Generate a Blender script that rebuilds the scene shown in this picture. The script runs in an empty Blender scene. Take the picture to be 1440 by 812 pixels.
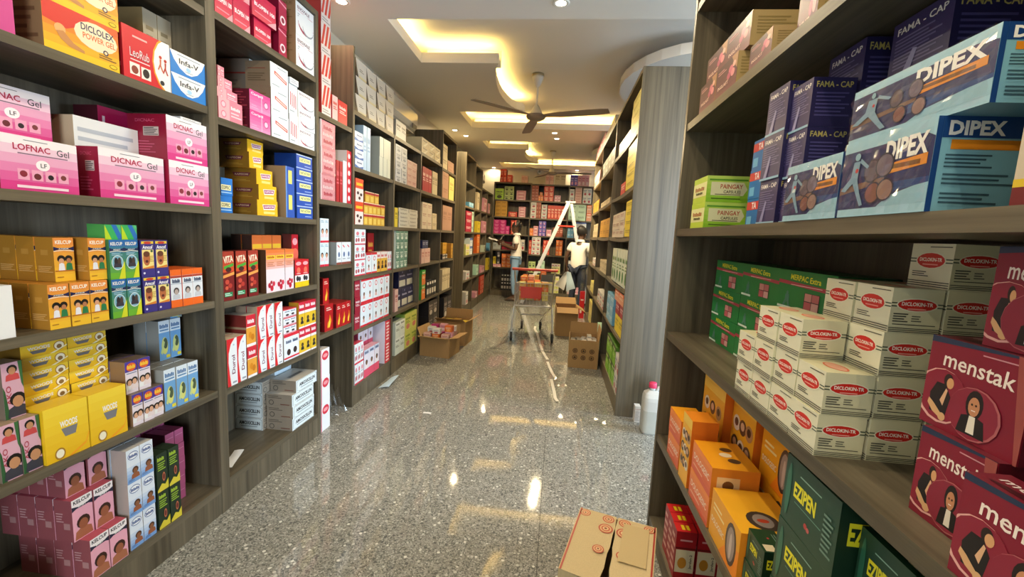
import bpy, bmesh, math, random
from mathutils import Matrix, Vector
random.seed(7)
S = bpy.context.scene
COL = S.collection

# ------------------------------------------------------------------ camera
cam_d = bpy.data.cameras.new('camera'); cam = bpy.data.objects.new('camera', cam_d); COL.objects.link(cam)
cam_d.sensor_width = 36.0; cam_d.lens = 15.005; cam_d.clip_start = 0.02
R_, D_, F_ = [[0.993042, 0.1065913, 0.0500586], [0.0625774, -0.1175446, -0.991094], [-0.0997578, 0.9873305, -0.1233969]]
cam.matrix_world = Matrix(((R_[0], -D_[0], -F_[0], 0.0), (R_[1], -D_[1], -F_[1], 0.0), (R_[2], -D_[2], -F_[2], 1.35), (0, 0, 0, 1)))
S.camera = cam

# ------------------------------------------------------------------ sky, daylight, exposure
w = bpy.data.worlds.new('sky'); S.world = w; w.use_nodes = True
bg = w.node_tree.nodes['Background']; bg.inputs[0].default_value = (0.62, 0.78, 1.0, 1); bg.inputs[1].default_value = 1.0
S.view_settings.view_transform = 'Standard'; S.view_settings.look = 'None'
S.view_settings.exposure = 0.0; S.view_settings.gamma = 1.0; S.view_settings.use_curve_mapping = False
S.cycles.max_bounces = 7; S.cycles.diffuse_bounces = 4; S.cycles.caustics_reflective = False; S.cycles.caustics_refractive = False
S.cycles.sample_clamp_indirect = 4.0

def area(name, loc, rot, sx, sy, power, col):
    l = bpy.data.lights.new(name, 'AREA'); l.shape = 'RECTANGLE'; l.size = sx; l.size_y = sy; l.energy = power; l.color = col
    l.spread = math.radians(140)
    o = bpy.data.objects.new(name, l); COL.objects.link(o); o.location = loc; o.rotation_euler = rot
    return o
# daylight through the shop front behind the photographer and through the side entrance beyond the first right-hand unit
area('daylight_shop_front', (2.05, -3.3, 1.55), (math.radians(78), 0, math.radians(20)), 2.4, 2.4, 260, (0.80, 0.91, 1.0))
area('daylight_side_entrance', (3.85, 2.5, 1.3), (0, math.radians(74), 0), 2.3, 1.7, 130, (0.62, 0.80, 1.0))

# ------------------------------------------------------------------ materials
MATS = {}
def nodes_of(name):
    m = bpy.data.materials.new(name); m.use_nodes = True
    nt = m.node_tree; b = nt.nodes['Principled BSDF']
    return m, nt, b
def lin(c):
    return tuple(((v / 255 / 12.92) if v <= 10 else ((v / 255 + 0.055) / 1.055) ** 2.4) for v in c)
def hexc(h):
    return tuple(int(h[i:i + 2], 16) for i in (0, 2, 4))
def card(h, rough=0.38):
    """printed carton board of one ink colour, with a faint fibre variation"""
    k = ('card', h, rough)
    if k in MATS: return MATS[k]
    m, nt, b = nodes_of('printed_board_' + h)
    c = lin(hexc(h))
    n = nt.nodes.new('ShaderNodeTexNoise'); n.inputs['Scale'].default_value = 90
    r = nt.nodes.new('ShaderNodeMapRange'); r.inputs[3].default_value = rough - 0.06; r.inputs[4].default_value = rough + 0.06
    nt.links.new(n.outputs[0], r.inputs[0]); nt.links.new(r.outputs[0], b.inputs['Roughness'])
    b.inputs['Base Color'].default_value = (*c, 1)
    MATS[k] = m; return m
def plain(name, col, rough=0.5, metal=0.0, **kw):
    k = ('plain', name)
    if k in MATS: return MATS[k]
    m, nt, b = nodes_of(name)
    n = nt.nodes.new('ShaderNodeTexNoise'); n.inputs['Scale'].default_value = kw.get('scale', 40)
    mx = nt.nodes.new('ShaderNodeMix'); mx.data_type = 'RGBA'
    v = kw.get('vary', 0.06)
    mx.inputs[6].default_value = (*[x * (1 - v) for x in col], 1); mx.inputs[7].default_value = (*[min(1, x * (1 + v)) for x in col], 1)
    nt.links.new(n.outputs[0], mx.inputs[0]); nt.links.new(mx.outputs[2], b.inputs['Base Color'])
    b.inputs['Roughness'].default_value = rough; b.inputs['Metallic'].default_value = metal
    if 'alpha' in kw: b.inputs['Alpha'].default_value = kw['alpha']
    if 'trans' in kw: b.inputs['Transmission Weight'].default_value = kw['trans']
    if 'coat' in kw: b.inputs['Coat Weight'].default_value = kw['coat']
    MATS[k] = m; return m
def glow(name, col, strength):
    k = ('glow', name)
    if k in MATS: return MATS[k]
    m, nt, b = nodes_of(name)
    b.inputs['Base Color'].default_value = (*col, 1)
    b.inputs['Emission Color'].default_value = (*col, 1); b.inputs['Emission Strength'].default_value = strength
    MATS[k] = m; return m
def wood(name, axis, dark, light):
    """grey oak laminate, grain along the given axis"""
    m, nt, b = nodes_of(name)
    tc = nt.nodes.new('ShaderNodeTexCoord'); mp = nt.nodes.new('ShaderNodeMapping')
    sc = [38.0, 38.0, 38.0]; sc[axis] = 0.9
    mp.inputs['Scale'].default_value = sc
    geo = nt.nodes.new('ShaderNodeNewGeometry')
    nt.links.new(geo.outputs['Position'], mp.inputs[0])
    n1 = nt.nodes.new('ShaderNodeTexNoise'); n1.inputs['Scale'].default_value = 1.0; n1.inputs['Detail'].default_value = 6; n1.inputs['Roughness'].default_value = 0.65
    nt.links.new(mp.outputs[0], n1.inputs[0])
    mp2 = nt.nodes.new('ShaderNodeMapping'); s2 = [9.0, 9.0, 9.0]; s2[axis] = 0.25; mp2.inputs['Scale'].default_value = s2
    nt.links.new(geo.outputs['Position'], mp2.inputs[0])
    n2 = nt.nodes.new('ShaderNodeTexNoise'); n2.inputs['Scale'].default_value = 1.0; n2.inputs['Detail'].default_value = 3
    nt.links.new(mp2.outputs[0], n2.inputs[0])
    ad = nt.nodes.new('ShaderNodeMath'); ad.operation = 'MULTIPLY_ADD'; ad.inputs[1].default_value = 0.6
    ml = nt.nodes.new('ShaderNodeMath'); ml.operation = 'MULTIPLY'; ml.inputs[1].default_value = 0.4
    nt.links.new(n2.outputs[0], ml.inputs[0]); nt.links.new(n1.outputs[0], ad.inputs[0]); nt.links.new(ml.outputs[0], ad.inputs[2])
    cr = nt.nodes.new('ShaderNodeValToRGB')
    e = cr.color_ramp.elements; e[0].position = 0.33; e[0].color = (*dark, 1); e[1].position = 0.68; e[1].color = (*light, 1)
    nt.links.new(ad.outputs[0], cr.inputs[0]); nt.links.new(cr.outputs[0], b.inputs['Base Color'])
    b.inputs['Roughness'].default_value = 0.42
    bp = nt.nodes.new('ShaderNodeBump'); bp.inputs['Strength'].default_value = 0.12; bp.inputs['Distance'].default_value = 0.001
    nt.links.new(n1.outputs[0], bp.inputs['Height']); nt.links.new(bp.outputs[0], b.inputs['Normal'])
    return m
WD, WL = (0.040, 0.031, 0.0175), (0.178, 0.147, 0.096)
WOODZ = wood('grey_oak_upright', 2, WD, WL)
WOODY = wood('grey_oak_along', 1, WD, WL)
WOODX = wood('grey_oak_across', 0, WD, WL)

def terrazzo():
    m, nt, b = nodes_of('terrazzo')
    geo = nt.nodes.new('ShaderNodeNewGeometry')
    def vor(scale, ramp):
        v = nt.nodes.new('ShaderNodeTexVoronoi'); v.inputs['Scale'].default_value = scale; v.inputs['Randomness'].default_value = 1
        nt.links.new(geo.outputs['Position'], v.inputs['Vector'])
        sp = nt.nodes.new('ShaderNodeSeparateColor'); nt.links.new(v.outputs['Color'], sp.inputs[0])
        cr = nt.nodes.new('ShaderNodeValToRGB'); cr.color_ramp.interpolation = 'CONSTANT'
        el = cr.color_ramp.elements
        while len(el) < len(ramp): el.new(0.5)
        for e, (p, c) in zip(el, ramp): e.position = p; e.color = (*c, 1)
        nt.links.new(sp.outputs[0], cr.inputs[0])
        return cr.outputs[0], v.outputs['Distance'], sp.outputs[1]
    base, _, _ = vor(190, [(0, (.13, .135, .125)), (.2, (.21, .21, .19)), (.45, (.27, .27, .245)), (.7, (.33, .33, .30)), (.9, (.43, .43, .40))])
    chip, dist, rnd = vor(62, [(0, (.12, .125, .12)), (.18, (.25, .25, .23)), (.45, (.34, .34, .31)), (.8, (.50, .50, .46)), (.93, (.66, .66, .61))])
    gt = nt.nodes.new('ShaderNodeMath'); gt.operation = 'GREATER_THAN'; gt.inputs[1].default_value = 0.55; nt.links.new(rnd, gt.inputs[0])
    lt = nt.nodes.new('ShaderNodeMath'); lt.operation = 'LESS_THAN'; lt.inputs[1].default_value = 0.42; nt.links.new(dist, lt.inputs[0])
    an = nt.nodes.new('ShaderNodeMath'); an.operation = 'MULTIPLY'; nt.links.new(gt.outputs[0], an.inputs[0]); nt.links.new(lt.outputs[0], an.inputs[1])
    mx = nt.nodes.new('ShaderNodeMix'); mx.data_type = 'RGBA'
    nt.links.new(an.outputs[0], mx.inputs[0]); nt.links.new(base, mx.inputs[6]); nt.links.new(chip, mx.inputs[7])
    nt.links.new(mx.outputs[2], b.inputs['Base Color'])
    n = nt.nodes.new('ShaderNodeTexNoise'); n.inputs['Scale'].default_value = 3; nt.links.new(geo.outputs['Position'], n.inputs[0])
    r = nt.nodes.new('ShaderNodeMapRange'); r.inputs[3].default_value = 0.03; r.inputs[4].default_value = 0.065
    nt.links.new(n.outputs[0], r.inputs[0]); nt.links.new(r.outputs[0], b.inputs['Roughness'])
    return m
def painted(name, col, rough=0.6):
    m, nt, b = nodes_of(name)
    n = nt.nodes.new('ShaderNodeTexNoise'); n.inputs['Scale'].default_value = 60; n.inputs['Detail'].default_value = 4
    bp = nt.nodes.new('ShaderNodeBump'); bp.inputs['Strength'].default_value = 0.05
    nt.links.new(n.outputs[0], bp.inputs['Height']); nt.links.new(bp.outputs[0], b.inputs['Normal'])
    b.inputs['Base Color'].default_value = (*col, 1); b.inputs['Roughness'].default_value = rough
    return m
FLOORM = terrazzo()
CEILM = painted('matt_ceiling_paint', (0.74, 0.71, 0.64))
WALLM = painted('cream_wall_paint', (0.70, 0.66, 0.53))
GROUT = plain('dark_grout', (0.05, 0.05, 0.045), 0.8)

# ------------------------------------------------------------------ mesh helpers
class G:
    """collects polygons of several materials and links them as ONE mesh object"""
    def __init__(s): s.v = []; s.f = []; s.m = []; s.mats = []; s.sm = []
    def mi(s, mat):
        if mat not in s.mats: s.mats.append(mat)
        return s.mats.index(mat)
    def add(s, vs, fs, mat, smooth=False):
        o = len(s.v); s.v += [tuple(v) for v in vs]; k = s.mi(mat)
        for f in fs: s.f.append(tuple(i + o for i in f)); s.m.append(k); s.sm.append(smooth)
    def box(s, x0, y0, z0, x1, y1, z1, mat, rot=None):
        vs = [(x0, y0, z0), (x1, y0, z0), (x1, y1, z0), (x0, y1, z0), (x0, y0, z1), (x1, y0, z1), (x1, y1, z1), (x0, y1, z1)]
        if rot: vs = [rot @ Vector(v) for v in vs]
        s.add(vs, [(0, 3, 2, 1), (4, 5, 6, 7), (0, 1, 5, 4), (1, 2, 6, 5), (2, 3, 7, 6), (3, 0, 4, 7)], mat)
    def tube(s, pts, r, mat, n=8, cap=True, smooth=True, flat=1.0):
        pts = [Vector(p) for p in pts]; rs = r if isinstance(r, (list, tuple)) else [r] * len(pts)
        rings = []; up = Vector((0, 0, 1))
        for i, p in enumerate(pts):
            d = (pts[min(i + 1, len(pts) - 1)] - pts[max(i - 1, 0)])
            d = d.normalized() if d.length > 1e-9 else Vector((0, 0, 1))
            a = d.cross(up) if abs(d.dot(up)) < 0.95 else d.cross(Vector((0, 1, 0)))
            a.normalize(); b2 = d.cross(a).normalized()
            rings.append([p + (a * math.cos(t) + b2 * math.sin(t) * flat) * rs[i] for t in [2 * math.pi * k / n for k in range(n)]])
        vs = [v for ring in rings for v in ring]; fs = []
        for i in range(len(pts) - 1):
            for k in range(n):
                fs.append((i * n + k, i * n + (k + 1) % n, (i + 1) * n + (k + 1) % n, (i + 1) * n + k))
        s.add(vs, fs, mat, smooth)
        if cap:
            s.add(rings[0], [tuple(range(n))], mat); s.add(rings[-1], [tuple(range(n))[::-1]], mat)
    def lathe(s, prof, mat, c=(0, 0, 0), n=20, smooth=True, caps=True):
        vs = []; fs = []
        for r, z in prof:
            for k in range(n):
                t = 2 * math.pi * k / n; vs.append((c[0] + r * math.cos(t), c[1] + r * math.sin(t), c[2] + z))
        for i in range(len(prof) - 1):
            for k in range(n): fs.append((i * n + k, i * n + (k + 1) % n, (i + 1) * n + (k + 1) % n, (i + 1) * n + k))
        if caps: fs.append(tuple(range(n))[::-1]); fs.append(tuple(range((len(prof) - 1) * n, len(prof) * n)))
        s.add(vs, fs, mat, smooth)
    def prism(s, poly, z0, z1, mat):
        n = len(poly)
        s.add([(x, y, z0) for x, y in poly] + [(x, y, z1) for x, y in poly],
              [tuple(range(n))[::-1], tuple(range(n, 2 * n))] + [(i, (i + 1) % n, (i + 1) % n + n, i + n) for i in range(n)], mat)
    def mesh(s, name):
        me = bpy.data.meshes.new(name); me.from_pydata(s.v, [], s.f)
        for m in s.mats: me.materials.append(m)
        me.polygons.foreach_set('material_index', s.m); me.polygons.foreach_set('use_smooth', s.sm); me.update()
        return me
    def build(s, name, parent=None, **tags):
        return link(name, s.mesh(name), parent, **tags)
def link(name, data, parent=None, loc=None, rz=None, **tags):
    o = bpy.data.objects.new(name, data); COL.objects.link(o)
    if parent is not None: o.parent = parent
    if loc is not None: o.location = loc
    if rz is not None: o.rotation_euler = (0, 0, rz)
    for k, v in tags.items(): o[k] = v
    return o
def thing(name, label, category, loc=(0, 0, 0), rz=0.0, group=None):
    o = link(name, None, None, loc, rz, label=label, category=category)
    o.empty_display_size = 0.05
    if group: o['group'] = group
    return o
def bevelled(o, wdt=0.003, seg=2):
    m = o.modifiers.new('edge', 'BEVEL'); m.width = wdt; m.segments = seg; m.limit_method = 'ANGLE'
    return o

# ------------------------------------------------------------------ room
XL, XR1, XR2, YB = -1.4655, 0.505, 0.522, 9.39
WXL, WXR, WYB, WYF, ZC, ZU = -1.84, 3.95, 9.82, -3.4, 2.84, 3.01
g = G(); g.box(WXL - 0.15, WYF, -0.12, WXR + 0.15, WYB + 0.15, -0.008, GROUT)
floor = g.build('floor', kind='structure')
xs = [WXL, -1.602, -0.002, 1.598, 3.198, WXR]; ys = [WYF, -1.55, 0.85, 3.25, 5.65, 8.05, WYB]
for i in range(len(xs) - 1):
    for j in range(len(ys) - 1):
        g = G(); q = 0.0013
        g.box(xs[i] + q, ys[j] + q, -0.0079, xs[i + 1] - q, ys[j + 1] - q, 0.0, FLOORM)
        g.build('floor_tile', floor)
g = G(); g.box(WXL - 0.12, WYF, 0, WXL, WYB + 0.12, ZU + 0.1, WALLM); g.build('wall_left', kind='structure')
g = G(); g.box(WXL, WYB, 0, WXR + 0.12, WYB + 0.12, ZU + 0.1, WALLM); g.build('wall_back', kind='structure')
# the right wall is broken by the side entrance
g = G(); g.box(WXR, WYF, 0, WXR + 0.12, 1.55, ZU + 0.1, WALLM); g.box(WXR, 3.45, 0, WXR + 0.12, WYB, ZU + 0.1, WALLM); g.box(WXR, 1.55, 2.4, WXR + 0.12, 3.45, ZU + 0.1, WALLM)
g.build('wall_right', kind='structure')
g = G(); g.box(WXL, WYF - 0.12, 2.75, WXR, WYF, ZU + 0.1, WALLM); g.box(WXL, WYF - 0.12, 0, -1.75, WYF, 2.75, WALLM); g.box(2.95, WYF - 0.12, 0, WXR, WYF, 2.75, WALLM)
g.build('wall_front', kind='structure')
# ceiling: upper slab, dropped gypsum level with lips, LED slots behind the lips
g = G(); g.box(WXL, WYF, ZU, WXR, WYB, ZU + 0.1, CEILM)
ceil = g.build('ceiling', kind='structure')
RX0, RX1 = -1.31, 2.35
def tongue_l(y0, y1):
    k = (y1 - y0) / 1.50
    return [(-0.614, y0), (-0.64, y0 + .08 * k), (-0.666, y0 + .18 * k), (-0.692, y0 + .36 * k), (-0.707, y0 + .55 * k), (-0.710, y0 + .75 * k), (-0.70, y0 + .92 * k), (-0.672, y0 + 1.1 * k), (-0.635, y0 + 1.25 * k), (-0.59, y0 + 1.34 * k), (-0.52, y0 + 1.39 * k), (-0.50, y1)]
def tongue_r(y0, y1):
    cy = (y0 + y1) / 2; hy = (y1 - y0) / 2
    return [(RX1, y0), (1.15, y0)] + [(1.15 - 0.64 * math.sin(a), cy - hy * math.cos(a)) for a in [math.pi * t / 14 for t in range(1, 14)]] + [(1.15, y1), (RX1, y1)]
LIP, SLOT = 0.085, 0.16
def slab(poly):
    g.prism(poly, ZC, ZC + 0.02, CEILM)
def lip(pts):                      # fascia standing on the edge of the dropped level
    for (ax, ay), (bx, by) in zip(pts, pts[1:]):
        d = Vector((bx - ax, by - ay, 0)); n = Vector((d.y, -d.x, 0)).normalized() * 0.018   # n points into the dropped side
        g.add([(ax, ay, ZC + .0202), (bx, by, ZC + .0202), (bx, by, ZC + LIP), (ax, ay, ZC + LIP), (ax + n.x, ay + n.y, ZC + LIP), (bx + n.x, by + n.y, ZC + LIP), (bx + n.x, by + n.y, ZC + .02), (ax + n.x, ay + n.y, ZC + .02)],
              [(0, 1, 2, 3), (3, 2, 5, 4), (4, 5, 6, 7)], CEILM)
def backwall(pts):
    for (ax, ay), (bx, by) in zip(pts, pts[1:]):
        d = Vector((bx - ax, by - ay, 0)); n = Vector((d.y, -d.x, 0)).normalized() * SLOT
        g.add([(ax + n.x, ay + n.y, ZC + .02), (bx + n.x, by + n.y, ZC + .02), (bx + n.x, by + n.y, ZU), (ax + n.x, ay + n.y, ZU)], [(0, 1, 2, 3)], CEILM)
LED = glow('warm_led', (1.0, 0.67, 0.19), 90.0)
def led(pts, off=0.05):
    q = G()
    P = []
    for i, (x, y) in enumerate(pts):
        a = pts[max(i - 1, 0)]; b = pts[min(i + 1, len(pts) - 1)]
        d = Vector((b[0] - a[0], b[1] - a[1], 0)).normalized(); n = Vector((d.y, -d.x, 0)) * off
        P.append((x + n.x, y + n.y, ZC + 0.068))
    q.tube(P, 0.011, LED, 6)
    o = q.build('led_strip', ceil)
RECESS = [(3.147, 3.912, 5.413, 6.19), (7.02, 7.60, 9.02, 9.62)]
g = G()
slab([(WXL, WYF), (WXR, WYF), (WXR, 3.147), (WXL, 3.147)])
slab([(WXL, 6.19), (WXR, 6.19), (WXR, 7.02), (WXL, 7.02)])
slab([(WXL, 9.62), (WXR, 9.62), (WXR, WYB), (WXL, WYB)])
for a, b_, c, d in RECESS:
    slab([(WXL, a), (RX0, a), (RX0, d), (WXL, d)]); slab([(RX1, a), (WXR, a), (WXR, d), (RX1, d)])
    tl = tongue_l(b_, c); slab([(RX0, b_)] + tl + [(RX0, c)])
    tr = tongue_r(b_ - 0.28, c - 0.15); slab(tr)
    edges = [[(RX0, a), (RX1, a)], [(RX0, b_), (RX0, a)], [tl[0], (RX0, b_)], tl[::-1], [(RX0, c), tl[-1]], [(RX0, d), (RX0, c)], [(RX1, d), (RX0, d)], tr[1:-1]]
    edges = [[(RX1, a), (RX0, a)][::-1]] + edges[1:]
    for e in edges:
        lip(e)
    for e in (edges[1], edges[2], edges[5], edges[6]): backwall(e)
    led([(RX0, b_ - 0.02), (RX0, a + 0.02)]); led([(tl[0][0] - 0.05, b_), (RX0 + 0.02, b_)])
    led([(RX0 + .02, a), (RX1 - .1, a)]); led([(RX0 + .02, c), (tl[-1][0] - .05, c)]); led(tl[::-1][1:-2]); led([(RX0, d - 0.02), (RX0, c + 0.02)]); led([(RX1 - .1, d), (RX0 + 0.02, d)])
low = g.build('ceiling_drop', ceil)

# ------------------------------------------------------------------ shelving
PT, ST_, DEP = 0.024, 0.030, 0.355
def unit(row, y0, y1, label, bays, dep=DEP, back=True, panel_tops=None, plinth=True):
    """a shelving unit: bays = list of (start, end, [shelf tops], top or None); row L faces +X, R faces -X, B faces -Y"""
    if row == 'L': base = (XL - dep / 2, (y0 + y1) / 2, 0)
    elif row == 'B': base = ((y0 + y1) / 2, YB + dep / 2, 0)
    else: base = ({'R1': XR1, 'R2': XR2}[row] + dep / 2, (y0 + y1) / 2, 0)
    t = thing('shelving_unit', label, 'shelf', base)
    bx, by, _ = base
    def board(name, a, b, f0, f1, z0, z1, mat, sag=0.0):
        # a..b along the row, f0..f1 depth measured from the front edge
        q = G()
        def pt(u, f, z):
            if row == 'L': return (XL - f - bx, u - by, z)
            if row == 'B': return (u - bx, YB + f - by, z)
            return ((XR1 if row == 'R1' else XR2) + f - bx, u - by, z)
        n = 8 if sag else 1
        vs = []; fs = []
        for i in range(n + 1):
            u = a + (b - a) * i / n; dz = -sag * (1 - (2 * i / n - 1) ** 2)
            vs += [pt(u, f0, z0 + dz), pt(u, f1, z0 + dz), pt(u, f1, z1 + dz), pt(u, f0, z1 + dz)]
        for i in range(n):
            o = 4 * i
            for k in range(4): fs.append((o + k, o + (k + 1) % 4, o + 4 + (k + 1) % 4, o + 4 + k))
        fs += [(3, 2, 1, 0), (4 * n, 4 * n + 1, 4 * n + 2, 4 * n + 3)]
        q.add(vs, fs, mat)
        o = q.build(name, t)
        # consistent outward normals
        bm = bmesh.new(); bm.from_mesh(o.data); bmesh.ops.recalc_face_normals(bm, faces=bm.faces); bm.to_mesh(o.data); bm.free()
        return o
    along = WOODX if row == 'B' else WOODY
    tops = {}
    for a, b, shelves, top in bays:
        for u in (a, b): tops[round(u, 3)] = max(tops.get(round(u, 3), 0), top if top else shelves[-1])
    if panel_tops: tops.update(panel_tops)
    us = sorted(tops)
    for i, u in enumerate(us):
        if i == 0: p0, p1 = u, u + PT
        elif i == len(us) - 1: p0, p1 = u - PT, u
        else: p0, p1 = u - PT / 2, u + PT / 2
        board('side_panel' if i in (0, len(us) - 1) else 'divider', p0, p1, 0.0, dep, 0.0005, tops[u], WOODZ)
    for a, b, shelves, top in bays:
        ia, ib = us.index(round(a, 3)), us.index(round(b, 3))
        a2 = a + (PT if ia == 0 else PT / 2) + .0004; b2 = b - (PT if ib == len(us) - 1 else PT / 2) - .0004
        for k, z in enumerate(shelves):
            board('shelf', a2, b2, 0.003, dep - 0.012, z - ST_, z, along, 0.014 if (row == 'R2' and 0 < k < len(shelves)) else 0.0)
        if top: board('top_board', a2, b2, 0.0, dep - 0.012, top - ST_, top, along)
        if plinth: board('plinth', a2, b2, 0.004, 0.022, 0.0005, shelves[0] - ST_ - .0005, WOODZ)
        if back: board('back_panel', a2, b2, dep - 0.0115, dep, 0.0005, (top or shelves[-1]), WOODZ)
    return t
ZA = [0.135, 0.595, 1.002, 1.406, 1.814, 2.195]
ZB = [0.150, 0.585, 0.990, 1.386, 1.788, 2.210]
ZD = [0.150, 0.580, 0.990, 1.373, 1.780, 2.167]
ZR1 = [0.075, 0.480, 0.962, 1.412, 1.848, 2.320]
ZR2 = [0.140, 0.590, 0.982, 1.384, 1.762, 2.161]
ZK = [0.130, 0.560, 0.960, 1.370, 1.745, 2.120]
unit('L', 0.66, 1.7155, 'nearest left grey oak shelving unit filled with gel and syrup boxes', [(0.66, 1.7155, ZA, 2.58)])
unit('L', 1.7165, 2.515, 'second left grey oak shelving unit with stacked white and pink boxes', [(1.7165, 2.515, ZB, 2.58)])
DD = [2.948, 3.715, 4.455, 5.27, 5.99]
unit('L', 2.948, 5.99, 'long left grey oak shelving unit beyond the narrow gap, tall end panel',
     [(DD[0], DD[1], ZD, None), (DD[1], DD[2], ZD, None), (DD[2], DD[3], ZD, None), (DD[3], DD[4], ZD[:5] + [2.14], 2.58)], panel_tops={2.948: 2.58})
EE = [6.62, 7.40, 8.05, 8.72, 9.38]
unit('L', 6.62, 9.38, 'far left grey oak shelving unit running into the back corner',
     [(EE[0], EE[1], ZD, 2.585), (EE[1], EE[2], ZD, 2.53), (EE[2], EE[3], ZD[:5], 2.21), (EE[3], EE[4], ZD[:5], 2.21)])
unit('B', -1.45, 1.62, 'back wall grey oak shelving unit behind the ladder',
     [(-1.45, -0.64, [0.13, 0.64, 1.03, 1.375, 1.755, 2.12], 2.49), (-0.64, 0.175, ZK, 2.475), (0.175, 0.98, [.13, .56, .98, 1.36, 1.735, 2.105], 2.465), (0.98, 1.62, ZK, 2.46)], dep=0.40)
unit('R1', -1.25, 1.952, 'nearest right dark oak shelving unit with painkiller boxes', [(-1.25, -0.35, ZR1, 2.72), (-0.35, 1.952, ZR1, 2.72)], dep=0.42)  # unseen bay behind the camera, added to block daylight from the left row
RR = [3.238, 4.55, 5.86, 7.17]
unit('R2', 3.238, 7.17, 'right grey oak shelving unit with broad end panel and sagging shelves',
     [(RR[0], RR[1], ZR2, 2.575), (RR[1], RR[2], ZR2, 2.575), (RR[2], RR[3], ZR2, 2.575)], dep=0.45)
# the four loose shelves bridging the gap between the second and the long unit
for z in (0.655, 1.092, 1.514, 2.03):
    g = G(); g.box(XL - DEP + .012, 2.5165, z - ST_, XL - .004, 2.9465, z, WOODY)
    g.build('gap_shelf', label={0.655: 'lowest', 1.092: 'second lowest', 1.514: 'third', 2.03: 'topmost'}[z] + ' loose oak shelf bridging the narrow gap between left units', category='shelf', group='loose shelves in the narrow gap')
g = G(); g.box(XL - DEP, 2.5165, 0.3, XL - DEP + .011, 2.9465, 2.0, WOODZ); g.build('wall_panel', kind='structure')

# ------------------------------------------------------------------ recessed downlights
DL = glow('downlight_lens', (1.0, 0.86, 0.62), 28.0); RIM = plain('downlight_rim', (0.8, 0.78, 0.7), 0.4)
spots = [(-1.53, 2.91, 'recessed downlight above the tall left end panel'), (-.075, 2.94, 'recessed downlight in front of the first ceiling cove'),
         (-1.60, 6.36, 'recessed downlight near left wall, nearer of its pair'), (-1.51, 6.70, 'recessed downlight near left wall, farther of its pair'),
         (-.143, 6.375, 'recessed downlight between the coves mid aisle, nearer of its pair'), (-.113, 6.73, 'recessed downlight between the coves mid aisle, farther of its pair'),
         (-1.53, 9.72, 'recessed downlight in the back left ceiling corner'), (0.32, 9.72, 'recessed downlight over the back shelves at right'),
         (-.3, 2.1, 'recessed downlight over the near aisle'), (-.3, 1.2, 'recessed downlight over the aisle, closer in'), (.1, 0.3, 'recessed downlight above the photographer'), (-1.2, -1.2, 'recessed downlight left behind the photographer'),  # off-view downlights from here on are added to light the aisles
         (0.2, -1.4, 'recessed downlight right behind the photographer'), (1.7, 2.2, 'recessed downlight over the side entrance aisle'), (1.9, 6.5, 'recessed downlight over the right hand aisle')]
for x, y, lab in spots:
    t = thing('downlight', lab, 'ceiling light', (x, y, ZC - 0.006), group='recessed downlights')
    q = G(); q.lathe([(0.032, 0.0045), (0.036, 0.0), (0.052, 0.0), (0.055, 0.0025), (0.055, 0.0055)], RIM, n=24, caps=False); q.build('rim', t)
    q = G(); q.lathe([(0.0335, 0.003), (0.0335, 0.0050)], DL, n=20); q.build('lens', t)
    l = bpy.data.lights.new('downlight_beam', 'SPOT'); l.energy = 38 if y < 5 else 14 if y > 9 else 45 if x < -1 else 190; l.color = (1.0, 0.79, 0.46) if y > 5 else (1.0, 0.84, 0.58); l.spot_size = math.radians(172); l.spot_blend = 0.5; l.shadow_soft_size = 0.018
    o = bpy.data.objects.new('downlight_beam', l); COL.objects.link(o); o.location = (x, y, ZC - 0.012); o.parent = None

# ------------------------------------------------------------------ printed cartons
TXT = {}
def text2d(s, bold=0.012):
    """flat triangles of a line of lettering, scaled into the unit square"""
    k = (s, bold)
    if k in TXT: return TXT[k]
    c = bpy.data.curves.new('lettering', 'FONT'); c.body = s; c.resolution_u = 2; c.offset = bold; c.fill_mode = 'FRONT'
    o = bpy.data.objects.new('lettering', c); COL.objects.link(o)
    bpy.context.view_layer.update()
    me = o.evaluated_get(bpy.context.evaluated_depsgraph_get()).to_mesh()
    vs = [v.co.copy() for v in me.vertices]; fs = [tuple(p.vertices) for p in me.polygons]
    o.to_mesh_clear(); bpy.data.objects.remove(o); bpy.data.curves.remove(c)
    x0 = min(v.x for v in vs); x1 = max(v.x for v in vs); y0 = min(v.y for v in vs); y1 = max(v.y for v in vs)
    TXT[k] = ([((v.x - x0) / (x1 - x0) - .5, (v.y - y0) / (y1 - y0) - .5) for v in vs], fs)
    return TXT[k]
def mixhex(a, b, t):
    A, B = hexc(a), hexc(b); return '%02x%02x%02x' % tuple(round(x + (y - x) * t) for x, y in zip(A, B))
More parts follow.
